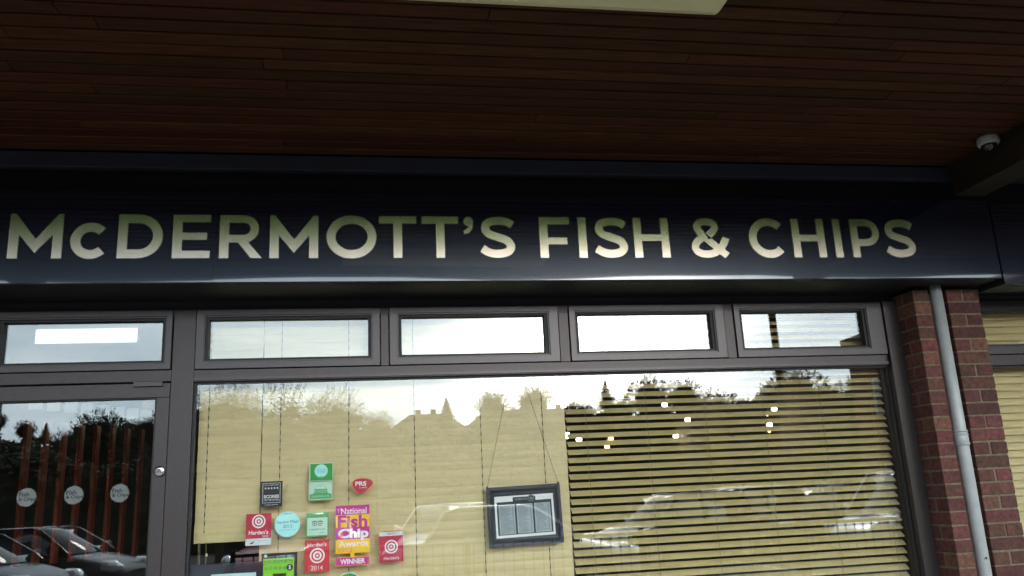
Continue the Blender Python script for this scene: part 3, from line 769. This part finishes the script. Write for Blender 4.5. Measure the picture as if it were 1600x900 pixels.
# ------------------------------------------------------------------ framed menu on chains
mn = thing('framed_menu', 'menu sheet in a dark slate frame hung on two thin chains behind the glass', 'menu', (.80, 4.640, 1.453))
mn.rotation_euler = (0, R(-1.2), 0)
def mring(name, m, hw, hh, t, y0, y1, par): return frame_ring(name, m, -hw, hw, -hh, hh, t, t, t, t, y0, y1, par, .002)
mring('frame', M_slate, .204, .157, .019, -.014, .012, mn)
mring('inner_frame', M_slate, .185, .138, .006, -.009, .010, mn)
B('mount', M_mount, -.179, .179, .0, .008, -.132, .132, mn)
sh = B('menu_sheet', M_white, -.163, .163, -.0012, -.0002, -.112, .106, mn)
y = -.0018
rect('sheet_border', M_mount, -.152, .152, -.098, .076, y, sh)
for k in range(3):
    x0 = -.143+.0985*k; rect('menu_column', M_paper2, x0, x0+.089, -.094, .060, y-.0004, sh)
    b = MB()
    for r in range(26):
        z = .053-.0056*r; wl = random.uniform(.03, .06); xx = x0+.008
        while xx < x0+.012+wl:
            l = random.uniform(.003, .009); b.v += [(xx, y-.0008, z), (xx+l, y-.0008, z), (xx+l, y-.0008, z+.0016), (xx, y-.0008, z+.0016)]; q = len(b.v); b.f.append((q-4, q-3, q-2, q-1)); xx += l+.002
        b.v += [(x0+.074, y-.0008, z), (x0+.081, y-.0008, z), (x0+.081, y-.0008, z+.0016), (x0+.074, y-.0008, z+.0016)]; q = len(b.v); b.f.append((q-4, q-3, q-2, q-1))
    b.build('menu_lines', M_bl, sh)
rect('title_band', M_mount, -.062, .064, .072, .098, y-.0002, sh); disc('crest', M_mount, .040, .086, .020, y-.0006, sh)
ring('crest_ring', M_paper2, .040, .086, .0145, .0160, y-.0010, sh); put_text('30', .040, .086, .016, .012, y-.0010, M_paper2, sh, .01); put_text('CELEBRATING', -.016, .086, .070, .010, y-.0008, M_paper2, sh)
for sx, tx in ((-1, -.036), (1, .038)):
    b = MB(); a = Vector((sx*.198, -.002, .157)); c = Vector((tx, -.012, .757)); n = 60
    for i in range(n):
        p = a.lerp(c, (i+.0)/n); q = a.lerp(c, (i+.85)/n); b.tube([p, q], .0011 if i % 2 else .0019, 4)
    b.build('chain', M_chrome if False else M_cord, mn); MB().tube([(a.x, -.004, .153), (a.x, -.004, .164)], .006, 10).build('chain_eye', M_bl, mn)

# ------------------------------------------------------------------ display board behind window foot
db = thing('display_board', 'dark framed board with pale sheet standing in the window corner under the short blind', 'board', (-.742, 4.655, 1.10))
frame_ring('frame', M_slate, -.20, .235, -.62, .192, .112, .10, .1, .050, -.012, .012, db, .002)
B('sheet', mat('cyan_sheet', (.55, .78, .78), .5), -.086, .134, -.006, .006, -.51, .141, db)

# ------------------------------------------------------------------ interior objects
def pend(x, y, z, label, amber=False, r=.028):
    t = thing('pendant_lamp', label, 'lamp', (x, y, z), group='bare bulb pendants inside the shop')
    MB().tube([(0, 0, r*1.9), (0, 0, 3.2-z)], .004, 6).build('flex', M_bl, t)
    MB().tube([(0, 0, r*.9), (0, 0, r*1.4), (0, 0, r*2.6)], [.010, .014, .012], 12).build('bulb_holder', M_chrome, t, True)
    rs = [.25, .62, .88, 1, .95, .75, .5, .42]; zs = [-1, -.8, -.45, 0, .4, .75, 1.0, 1.15]
    MB().tube([(0, 0, q*r) for q in zs], [q*r for q in rs], 16).build('bulb', M_bulb2 if amber else M_bulb, t, True)
for x, y, z, lab, am, r in [(2.489, 7, 2.237, 'brightest bare bulb, left of centre behind the open blind', 0, .03), (3.07, 8, 2.183, 'bare bulb just below and right of the brightest one', 0, .031), (3.374-.15, 8.8, 2.085, 'lower bare bulb under the pair behind the open blind', 0, .029),
        (3.15, 6.3, 2.16, 'bare bulb nearest the right end of the open blind', 0, .029), (3.16, 6.45, 2.105, 'small amber bulb hanging just under the right-hand bulb', 1, .012), (3.155, 6.42, 2.008, 'bare bulb below the right-hand pair', 0, .024), (3.16, 6.45, 1.97, 'tiny amber bulb at the bottom of the right-hand column', 1, .011),
        (1.70, 7.4, 2.06, 'bare bulb at the edge where the two blinds meet', 0, .024), (1.947, 8, 2.03, 'bare bulb right of the joint between the blinds', 0, .028), (2.50, 9, 2.04, 'faint amber bulb deep inside, lower one', 1, .022), (2.55, 9, 2.13, 'faint amber bulb deep inside, upper one', 1, .014)]:
    zb_ = EYE+(z-EYE)*YB/y; kk = round((ZT-zb_)/.0455-.5)+.5; zb2 = ZT-kk*.0455-.001
    if x/y*YB > 1.09 and r > .013: z = EYE+(zb2-EYE)*y/YB
    pend(x, y, z, lab, am, (.0033 if r > .013 else .0018)*y)
sc = thing('timber_screen', 'row of orange red timber fins seen through the door glass', 'screen', (0, 0, 0))
for k in range(8):
    x = -2.56+.08*(k-1); yy = 7.15+.15*(k-1)
    MB().box(x-.013, x+.013, yy-.05, yy+.05, 1.22, 2.30).build('fin', M_fin, sc)
for k in range(8):
    x = -2.60+.08*(k-1)+.02; yy = 7.15+.15*(k-1)+.07
    MB().box(x-.018, x+.075, yy, yy+.02, 2.395, 2.485).build('backlit_panel', M_backlit, sc)
MB().prism([(-2.80, 1.0), (-1.85, 1.0), (-1.85, 1.22), (-2.80, 1.22)], 7.9, 8.1).build('base_panel', M_room, sc)
bt = thing('batten_lamp', 'lit white batten lamp inside, seen through the top light over the door', 'lamp', (-2.41, 7.5, 3.01))
B('housing', M_dome, -.40, .40, -.05, .07, .03, .19, bt, .004); B('tube_cover', M_batten, -.405, .405, -.075, -.051, -.025, .10, bt, .01)

# warm counter lights that lie behind the door (lit, seen as small glints)
for k, (x, y, z) in enumerate([(-2.35, 9.2, 2.75), (-2.05, 9.6, 2.74), (-1.75, 9.9, 2.73)]):
    t = thing('counter_lamp', ['left', 'middle', 'right'][k]+' one of three warm counter lamps glinting behind the door glass', 'lamp', (x, y, z), group='counter lamps')
    MB().tube([(0, 0, .09), (0, 0, .02), (0, 0, 0)], [.02, .05, .055], 14).build('lamp_shade', M_box, t, True)
    disc_ = MB(); disc_.tube([(0, 0, .004), (0, 0, -.012)], .035, 12).build('bulb', emis('warm_glow', (1, .55, .3), 5) if 'warm_glow' not in MATS else MATS['warm_glow'], t)
    pl = bpy.data.lights.new('counter_glow', 'POINT'); pl.energy = 1.2; pl.color = (1, .62, .38); pl.shadow_soft_size = .05
    po = bpy.data.objects.new('counter_glow', pl); col.objects.link(po); po.parent = t; po.location = (0, -.0, -.08)

# ------------------------------------------------------------------ vegetation
def leaf_quad(b, c, n, s, rng):
    a = n.orthogonal().normalized(); a.rotate(Matrix.Rotation(rng.random()*6.28, 3, n)); d = n.cross(a)
    l = s*rng.uniform(.7, 1.3); wd = l*.45
    q = len(b.v)
    b.v += [tuple(c-a*l*.5), tuple(c+d*wd*.5), tuple(c+a*l*.5), tuple(c-d*wd*.5)]; b.f.append((q, q+1, q+2, q+3))
def rvec(rng):
    v = Vector((rng.gauss(0, 1), rng.gauss(0, 1), rng.gauss(0, 1))); return v.normalized()
def crown_broad(seed, clumps, per, ls, gap=.25, sprays=50):
    rng = random.Random(seed); b = MB()
    for i in range(clumps):
        d = rvec(rng); rad = rng.uniform(.35, 1.0)**.5*rng.uniform(.72, .98)
        if d.z < 0: rad *= .9
        c = Vector((d.x*rad, d.y*rad, d.z*rad)); cs = rng.uniform(.12, .24)
        for k in range(per):
            p = c+rvec(rng)*cs*rng.random()**.5; leaf_quad(b, p, (rvec(rng)+d*.4).normalized(), ls, rng)
    for i in range(sprays):      # twigs poking out of the outline
        d = rvec(rng); d.z = abs(d.z)*.8+.15 if rng.random() < .75 else d.z; d.normalize()
        st = d*rng.uniform(.85, .98); en = st+(d+rvec(rng)*.4)*rng.uniform(.08, .24)
        b.tube([st*.9, en], [.004, .0015], 3, False)
        for k in range(9):
            leaf_quad(b, st.lerp(en, rng.random())+rvec(rng)*.022, rvec(rng), ls*.9, rng)
    return b.mesh('crown', M_leaf)
def crown_conifer(seed, ls=.15):
    rng = random.Random(seed); b = MB(); z = 1.0
    while z > -1:
        r = (1-z)/2; r = .03+r*1.0
        nb = 5+int(r*10)
        for k in range(nb):
            a = rng.random()*6.28; ln = r*rng.uniform(.55, 1.15)
            tip = Vector((math.cos(a)*ln, math.sin(a)*ln, z-.10*ln+rng.uniform(-.03, .03)))
            st = Vector((0, 0, z)); nl = int(6+16*ln)
            for q in range(nl):
                t = (q+1)/nl; p = st.lerp(tip, t)+rvec(rng)*.03*(1-t*.6); leaf_quad(b, p, (Vector((0, 0, 1))+rvec(rng)*.6).normalized(), ls, rng)
        z -= .052
    return b.mesh('crown', M_needle)
CB = [crown_broad(1, 170, 34, .075, sprays=170), crown_broad(2, 150, 36, .08, sprays=200), crown_broad(3, 180, 30, .07, sprays=150), crown_broad(4, 130, 40, .08, sprays=220)]
CN = crown_broad(11, 420, 30, .036, sprays=170)
CC = [crown_conifer(5), crown_conifer(6)]
def core_mesh(seed):   # inner twiggy mass made of many overlapping leaf plates, keeps the crown from being see-through
    rng = random.Random(seed); b = MB()
    for i in range(700):
        d = rvec(rng)*rng.random()**.4*.74; leaf_quad(b, d, rvec(rng), .30, rng)
    return b.mesh('inner_foliage', M_leaf)
CORE = [core_mesh(8), core_mesh(9)]
def trunk_mesh(seed, h, rad=9):
    rng = random.Random(seed); b = MB(); b.tube([(0, 0, -.3), (.02, 0, h*.35), (-.02, .03, h*.7), (0, 0, h*1.05)], [.055*h**.8*.8, .042*h**.8*.8, .03*h**.8*.8, .012*h], 9)
    for k in range(7):
        a = rng.random()*6.28; z = h*rng.uniform(.55, .95); l = min(h*rng.uniform(.3, .5), rad*.65)
        b.tube([(0, 0, z), (math.cos(a)*l*.5, math.sin(a)*l*.5, z+l*.35), (math.cos(a)*l, math.sin(a)*l, z+l*.8)], [.018*h, .012*h, .004*h], 6)
    return b.mesh('trunk', M_bark)
def gz(y): return -.02 if y > -30 else -.02+min(9, max(0, (-30-y))*.05)
def cam_ray(px, py):
    return rt2*((px-800)/1304)+up2*((450-py)/1304)+fw
def virt(px, py, yr):
    d = cam_ray(px, py); t = (2*4.606+yr)/d.y; return d.x*t, EYE+d.z*t, t
def tree(px, py, wpx, yr, kind, label, low=None, cidx=0):
    x, ztop, t = virt(px, py, yr); rad = wpx/2*t/1304; g = gz(-yr)
    if kind == 'conifer': zb = max(g+.6, ztop-rad*2.1) if low is None else low
    else: zb = max(g+.7, ztop-rad*2.1) if low is None else low
    t_ = thing('conifer_tree' if kind == 'conifer' else 'broadleaf_tree', label, 'tree', (x, -yr, g), group='trees beyond the car park')
    hc = (ztop-zb)/2; zc = (ztop+zb)/2-g
    me = {'conifer': CC[cidx % 2], 'near': CN}.get(kind) or CB[cidx % 4]
    c = link('crown', me, t_, (0, 0, zc)); c.scale = (rad, rad, hc); c.rotation_euler = (0, 0, random.random()*6.28)
    if kind != 'conifer':
        c2 = link('inner_foliage', CORE[cidx % 2], t_, (0, 0, zc)); c2.scale = (rad*.9, rad*.9, hc*(.86 if kind != 'near' else .62))
    th = max(1.0, zc-hc*.2); link('trunk', trunk_mesh(cidx+int(px), min(th, zc+hc*.3), rad), t_, (0, 0, 0))
    return t_
i = 0
for px, py, wpx, yr, kind, lab in [
    (430, 598, 250, 20, 'near', 'broad leafy tree mirrored across the top left of the main window'),
    (352, 597, 120, 19, 'near', 'leafy crown mirrored beside the left mullion'),
    (522, 608, 110, 21, 'near', 'leafy crown mirrored above the green stickers'),
    (590, 640, 56, 24, 'near', 'low bushy tree mirrored at the left roof slope'),
    (697, 623, 52, 55, 'conifer', 'small conifer mirrored between two house roofs'),
    (768, 612, 56, 60, 'broad', 'round tree mirrored above the framed menu'),
    (832, 601, 62, 58, 'broad', 'taller round tree mirrored where the menu chains meet'),
    (800, 636, 50, 66, 'broad', 'low tree filling the gap over the menu'),
    (945, 596, 40, 40, 'conifer', 'thin dark conifer mirrored at the start of the open blind'),
    (905, 628, 60, 46, 'broad', 'low tree mirrored left of the thin conifer'), (965, 620, 56, 44, 'broad', 'low tree mirrored right of the thin conifer'),
    (1012, 588, 76, 30, 'broad', 'large dark tree mirrored over the brightest bulb'), (1064, 591, 66, 31, 'broad', 'large flat topped tree right of the highest one'),
    (1118, 611, 90, 33, 'broad', 'sloping tree mirrored left of the dip in the skyline'), (1160, 624, 60, 37, 'broad', 'lowest tree in the dip of the skyline'),
    (1238, 573, 110, 26, 'broad', 'tallest dark tree mirrored behind the canopy post'), (1210, 596, 60, 29, 'broad', 'shoulder tree left of the tallest one'), (1292, 604, 44, 30, 'broad', 'small tree mirrored in the right-hand notch of sky'), (1335, 588, 80, 28, 'broad', 'tree mirrored against the brick building'),
    (0, 646, 26, 34, 'broad', 'narrow tree at the left edge of the door glass'), (42, 656, 34, 33, 'broad', 'tufted tree mirrored in the door glass above the first fin'), (73, 661, 30, 33, 'conifer', 'small conifer mirrored in the door glass'),
    (104, 672, 56, 37, 'broad', 'low tree mirrored left of the domed one in the door'), (160, 642, 92, 31, 'broad', 'big domed tree mirrored in the door glass'), (232, 651, 46, 30, 'broad', 'tree mirrored beside the door stile'), (203, 658, 60, 34, 'broad', 'tree right of the domed one in the door'),
    (275, 628, 80, 31, 'broad', 'tree hidden behind the brown mullion'), (-60, 640, 110, 31, 'broad', 'tree beyond the left side of the door'), (1400, 590, 120, 30, 'broad', 'tree behind the brick building')]:
    tree(px, py, wpx, yr, kind, lab, cidx=i); i += 1
# clipped hedge along the back of the car park
def hedge():
    rng = random.Random(3); b = MB()
    for k in range(26000):
        x = rng.uniform(-38, 46); side = rng.random()
        top = 3.3+.5*math.sin(x*.35)+.3*math.sin(x*1.3)
        if side < .6: p = Vector((x, -26+rng.uniform(-.15, .25), rng.uniform(0, top)))
        else: p = Vector((x, -26-rng.uniform(0, 1.6), top+rng.uniform(-.2, .25)))
        leaf_quad(b, p, rvec(rng), .26, rng)
    xs = [-38+84*i/40 for i in range(41)]
    for i in range(40):
        x0, x1 = xs[i], xs[i+1]; t = min(3.0+.5*math.sin(x0*.35)+.3*math.sin(x0*1.3), 3.0+.5*math.sin(x1*.35)+.3*math.sin(x1*1.3))
        b.box(x0, x1, -27.5, -26.1, 0, t)
    o = b.build('hedge', M_leaf); o['kind'] = 'stuff'; o['label'] = 'tall dark hedge along the back of the car park'; o['category'] = 'hedge'
hedge()
def far_wood():
    rng = random.Random(5); b = MB()
    for k in range(14000):
        x = rng.uniform(-110, 130); y = -rng.uniform(96, 104); top = gz(y)+5.5+1.6*math.sin(x*.11)+math.sin(x*.37)*.9
        leaf_quad(b, Vector((x, y, rng.uniform(gz(y), top))), rvec(rng), 1.5, rng)
    o = b.build('far_woodland', M_leaf); o['kind'] = 'stuff'; o['label'] = 'distant wooded ridge behind the houses'; o['category'] = 'woodland'
far_wood()

def shrub_belt():
    rng = random.Random(12); b = MB()
    prof = [(-260, 670), (-100, 680), (0, 690), (40, 694), (95, 686), (130, 672), (244, 672), (300, 648), (420, 646), (560, 650), (598, 668), (612, 673), (725, 670), (760, 656), (885, 645), (905, 640), (1100, 634), (1175, 634), (1205, 608), (1300, 622), (1450, 600), (1600, 590)]
    pts = [virt(px, py, 39)[:2] for px, py in prof]
    def top(x):
        for (a, za), (c, zc_) in zip(pts, pts[1:]):
            if a <= x <= c: return za+(zc_-za)*(x-a)/(c-a)
        return pts[0][1] if x < pts[0][0] else pts[-1][1]
    for k in range(30000):
        x = rng.uniform(-34, 52); t = top(x)+.25*math.sin(x*2.3)+.2*math.sin(x*5.1)
        leaf_quad(b, Vector((x, -39-rng.uniform(0, 1.5), t-rng.random()**1.6*(t-.4))), rvec(rng), .42, rng)
    for i in range(86):
        x0 = -34+i; t = min(top(x0), top(x0+1))-.35; b.box(x0, x0+1, -41.2, -40.2, .2, t)
    o = b.build('shrub_belt', M_leaf); o['kind'] = 'stuff'; o['label'] = 'dark belt of shrubs and scrub between the trees'; o['category'] = 'shrubs'
shrub_belt()

# ------------------------------------------------------------------ houses
def house(x0, x1, yr, zr, slope_in, chims, label, wallm, depth=8):
    g = gz(-yr); t = thing('house', label, 'house', ((x0+x1)/2, -yr, g), group='houses beyond the car park')
    hw = (x1-x0)/2; ze = zr-g-3.0; y0, y1 = -depth/2, depth/2
    B('wall', wallm, -hw+.3, hw-.3, y0+.3, y1-.3, -.5, ze, t)
    b = MB(); rid = hw-slope_in
    b.v = [(-hw, y0, ze), (hw, y0, ze), (hw, y1, ze), (-hw, y1, ze), (-rid, 0, zr-g), (rid, 0, zr-g), (-hw, y0, ze-.15), (hw, y0, ze-.15), (hw, y1, ze-.15), (-hw, y1, ze-.15)]
    b.f = [(0, 1, 5, 4), (1, 2, 5), (2, 3, 4, 5), (3, 0, 4), (9, 8, 7, 6), (6, 7, 1, 0), (7, 8, 2, 1), (8, 9, 3, 2), (9, 6, 0, 3)]
    roof = b.build('roof', M_tile, t)
    for cx in chims:
        c = B('chimney', M_hbrick, cx-.24, cx+.24, -.3, .3, zr-g-.8, zr-g+.38, roof)
        for q in (-.12, .12): MB().tube([(cx+q, 0, zr-g+.38), (cx+q, 0, zr-g+.46)], .06, 8).build('chimney_pot', M_tile, roof)
    for fz in (1.0, 3.7):
        if fz+1.2 > ze: continue
        for fx in (-hw*.55, 0, hw*.55):
            wdw = frame_ring('window', M_wframe, fx-.75, fx+.75, fz, fz+1.15, .07, .07, .07, .07, y1-.31, y1-.26, t, 0); rect('pane', M_hglass, fx-.69, fx+.69, fz+.06, fz+1.09, y1-.285, wdw).rotation_euler = (0, 0, 0)
    B('door', M_bl, hw*.25, hw*.25+.9, y1-.3, y1-.25, 0, 2.05, t)
    return t
def hx(px, py, yr): v = virt(px, py, yr); return v[0], v[1]
xl, zr = hx(640, 648, 70); xr = hx(694, 648, 70)[0]; xa = xl-3.9; xb = xr+3.9; mid = (xa+xb)/2
house(xa, xb, 70, zr, 3.9, [hx(653, 642, 70)[0]-mid, hx(677, 646, 70)[0]-mid], 'rendered house with hipped roof and two chimneys mirrored left of the menu', M_render)
xc, zc_ = hx(880, 640, 70); zr2 = hx(870, 640, 70)[1]
xq, zq = hx(756, 642, 80); xd = hx(884, 642, 80)[0]
house(xq-3.6, xd+3.6, 80, zq, 3.6, [hx(872, 633, 80)[0]-(xq+xd)/2], 'longer brick house behind the round trees above the menu', M_hbrick)
house(xc+5, xc+17, 72, zr2-.5, 3.5, [0], 'brick house hidden behind the large dark trees', M_hbrick)
house(xa-16, xa-2, 72, zr-1.2, 3.4, [2], 'rendered house behind the leafy crowns at left', M_render)

# parade wing returning on the right: only its far corner and eave show in the mirror
def wing(x0, x1, y0, y1, ze, label):
    bd = thing('brick_building', label, 'building', ((x0+x1)/2, (y0+y1)/2, 0)); hx_, hy = (x1-x0)/2, (y1-y0)/2
    B('wall', M_hbrick, -hx_, hx_, -hy, hy, -.1, ze-.05, bd)
    b = MB(); e = .12; zz = ze+hx_*.36
    b.v = [(-hx_-e, -hy-e, ze), (hx_+e, -hy-e, ze), (hx_+e, hy+e, ze), (-hx_-e, hy+e, ze), (0, -hy+hx_, zz), (0, hy-hx_, zz), (-hx_-e, -hy-e, ze-.2), (hx_+e, -hy-e, ze-.2), (hx_+e, hy+e, ze-.2), (-hx_-e, hy+e, ze-.2)]
    b.f = [(0, 1, 4), (1, 2, 5, 4), (2, 3, 5), (3, 0, 4, 5), (9, 8, 7, 6), (6, 7, 1, 0), (7, 8, 2, 1), (8, 9, 3, 2), (9, 6, 0, 3)]
    b.build('roof', M_tile, bd)
    sgn = -1 if x0 > 0 else 1; xf = sgn*hx_
    yy = -hy+1.2
    while yy < hy-1.6:
        for fz in (.9, 3.4):
            a, c = sorted((xf, xf+sgn*.05)); wf = B('window', M_wframe, a, c, yy, yy+1.3, fz, fz+1.1, bd); a, c = sorted((xf+sgn*.05, xf+sgn*.056))
            B('pane', M_hglass, a, c, yy+.07, yy+1.23, fz+.07, fz+1.03, wf)
        yy += 3.0
    return bd
bx0, bz0 = hx(1320.5, 532, 15)
wing(bx0, bx0+9, -15, 1.2, bz0, 'two storey brick wing mirrored at the right end of the window')
wing(-19, -9.6, -10, 1.6, 8.0, 'unseen brick wing added beyond the left end of the forecourt to block sky light')  # added out of view to cut sky light on the pier's left face

# ------------------------------------------------------------------ cars
def carpaint(name, c, metal=.4): return mat(name, c, .3, metal, coat=.3, spec=.5 if c[0] > .1 else .25)
def make_car(name, label, paint, loc, rz, h=1.45, Lc=4.2, hatch=True):
    t = thing(name, label, 'car', loc, rz, 'cars parked behind the railing')
    # body side profile along x (nose at +x)
    def body():
        b = MB(); st = [(-Lc/2, .55, .42, .62), (-Lc/2+.06, .50, .34, .82), (-Lc/2+.35, .74, .20, .93), (-1.2, .80, .18, .96), (-.3, .80, .18, .945), (.6, .80, .18, .93), (.95, .80, .18, .915), (1.5, .78, .19, .80), (1.85, .70, .22, .70), (Lc/2-.03, .56, .30, .60), (Lc/2, .45, .40, .52)]
        n = 0
        for x, hw, zl, zt in st:
            ring_ = [(-hw*.92, zl), (-hw, zl+.12), (-hw*1.03, (zl+zt)/2), (-hw*.98, zt-.06), (-hw*.86, zt), (0, zt+.02), (hw*.86, zt), (hw*.98, zt-.06), (hw*1.03, (zl+zt)/2), (hw, zl+.12), (hw*.92, zl), (0, zl-.01)]
            n = len(ring_); b.v += [(x, yy, zz) for yy, zz in ring_]
        for i in range(len(st)-1):
            for k in range(n): q = i*n; b.f.append((q+k, q+n+k, q+n+(k+1) % n, q+(k+1) % n))
        b.f.append(tuple(range(n))); q = (len(st)-1)*n; b.f.append(tuple(q+k for k in range(n-1, -1, -1)))
        return b
    ob = body().build('body', paint, t, True)
    sm = ob.modifiers.new('sub', 'SUBSURF'); sm.levels = 2; sm.render_levels = 2
    # cabin loft: stations bottom->top
    zr = h; xb = -Lc/2+.28 if hatch else -1.35
    def cab(off, name, m, z0=.88, z1=None, ):
        b = MB(); rows = [(xb, 1.08, .76, .90), (xb+.12, .98, .745, 1.0), (xb+.38, .42, .60, h-.06), (xb+.60, .20, .56, h)]
        b.v = []
        for x0_, x1_, hw, z in rows: b.v += [(x0_, -hw-off, z), (x1_+off, -hw-off, z), (x1_+.06+off, 0, z), (x1_+off, hw+off, z), (x0_, hw+off, z), (x0_-off, 0, z)]
        for i in range(3):
            for k in range(6): q = i*6; b.f.append((q+k, q+(k+1) % 6, q+6+(k+1) % 6, q+6+k))
        b.f.append(tuple(range(18, 24)))
        return b.build(name, m, t, True)
    cg = cab(0, 'cabin_glass', M_cglassb)
    roofb = MB(); roofb.v = [(xb+.56, -.575, h-.015), (.24, -.575, h-.015), (.30, 0, h-.01), (.24, .575, h-.015), (xb+.56, .575, h-.015), (xb+.55, 0, h-.01), (xb+.66, -.50, h+.012), (.14, -.50, h+.012), (.18, 0, h+.03), (.14, .50, h+.012), (xb+.66, .50, h+.012), (xb+.64, 0, h+.03)]
    roofb.f = [(k, (k+1) % 6, 6+(k+1) % 6, 6+k) for k in range(6)]+[tuple(range(6, 12)), tuple(range(5, -1, -1))]
    roofb.build('roof', paint, t, True)
    for s in (-1, 1):
        MB().tube([(1.10, s*.765, .90), (.98, s*.755, 1.0), (.42, s*.61, h-.05), (.22, s*.575, h-.01), (xb+.58, s*.575, h-.01), (xb+.36, s*.62, h-.07), (xb+.10, s*.76, .98)], .026, 6).build('pillar', paint, t)
        MB().tube([(-.25, s*.775, .93), (-.30, s*.60, h-.02)], .03, 6).build('door_pillar', M_plast, t)
        w_ = MB(); w_.tube([(.88, s*.78, .98), (.86, s*.95, 1.0)], [.04, .09], 8); w_.build('wing_mirror', paint, t)
        hl = MB(); hl.v = [(1.66, s*.78, .72), (1.95, s*.60, .68), (2.06, s*.40, .56), (2.02, s*.44, .47), (1.80, s*.73, .56)]
        hl.f = [(0, 1, 2, 3, 4)] if s > 0 else [(4, 3, 2, 1, 0)]
        hb = MB(); hb.tube([(1.72, s*.64, .65), (1.95, s*.56, .63), (2.05, s*.50, .60)], [.11, .12, .06], 12); hb.build('headlight', M_hl, t, True)
        MB().box(-Lc/2-.01, -Lc/2+.12, s*.62-.1, s*.62+.1, .62, .86).build('tail_light', M_tl, t)
        for wx in (-1.28, 1.30):
            wh = MB(); wh.tube([(wx, s*.60, .31), (wx, s*.62, .31), (wx, s*.80, .31), (wx, s*.82, .31)], [.28, .315, .315, .28], 28)
            wo = wh.build('wheel', M_tyre, t, True)
            MB().tube([(wx, s*.815, .31), (wx, s*.83, .31)], [.20, .19], 20).build('rim', M_rim, wo)
    MB().box(Lc/2-.10, Lc/2+.005, -.42, .42, .36, .47).build('grille', M_plast, t)
    MB().box(Lc/2-.02, Lc/2+.015, -.26, .26, .27, .35).build('number_plate', M_white, t)
    return t
M_cglassb = mat('tinted_car_glass', (.01, .012, .014), .04, spec=.5)
cp = [carpaint('silver_paint', (.45, .47, .48), .7), carpaint('navy_paint', (.006, .011, .032), 0), carpaint('dark_grey_paint', (.012, .013, .016), 0), carpaint('red_paint', (.25, .015, .012), .1), carpaint('black_paint', (.01, .01, .012)), carpaint('white_paint', (.7, .7, .7), 0)]
A1 = R(158)
make_car('parked_hatchback', 'dark grey hatchback mirrored left of the row, behind the open blind', cp[2], (6.3, -8.6, 0), A1)
make_car('parked_hatchback', 'silver hatchback mirrored second in the row behind the open blind', cp[0], (8.2, -9.6, 0), A1, 1.52)
make_car('parked_saloon', 'black saloon mirrored third in the row behind the open blind', cp[4], (10.4, -10.0, 0), A1, 1.42, hatch=False)
make_car('parked_hatchback', 'navy hatchback mirrored fourth in the row behind the open blind', cp[1], (11.9, -11.6, 0), A1, 1.46)
make_car('parked_van', 'tall silver people carrier mirrored nearest the brick building', cp[0], (11.2, -7.6, 0), A1, 1.70)
make_car('parked_saloon', 'silver saloon close behind the railing, mirrored below the menu', cp[0], (2.1, -4.6, 0), R(8), 1.42, hatch=False)
make_car('parked_hatchback', 'navy hatchback mirrored low in the door glass', cp[1], (-6.9, -6.4, 0), R(20), 1.38)
make_car('parked_saloon', 'dark grey saloon mirrored behind the navy car in the door', cp[2], (-6.6, -9.4, 0), R(15), 1.40, hatch=False)
make_car('parked_hatchback', 'red hatchback mirrored behind the stickers', cp[3], (-1.4, -9.2, 0), R(115), 1.46)
make_car('parked_hatchback', 'white hatchback mirrored right of the stickers', cp[5], (1.6, -10.4, 0), R(110), 1.46)

# ------------------------------------------------------------------ railing
rl = thing('railing', 'black steel railing of thin upright bars along the forecourt edge', 'railing', (0, -.42, .10))
B('top_rail', M_rail, -1.5, 9, -.02, .02, .965, 1.0, rl, .003); B('bottom_rail', M_rail, -1.5, 9, -.015, .015, .10, .13, rl, .003)
me = MB().box(-.006, .006, -.006, .006, .13, .965).mesh('bar', M_rail)
x = -1.4
while x < 9:
    link('bar', me, rl, (x, 0, 0)); x += .112
for x in (-1.5, 1, 3, 5, 7, 9): B('rail_post', M_rail, x-.025, x+.025, -.025, .025, 0, 1.04, rl)
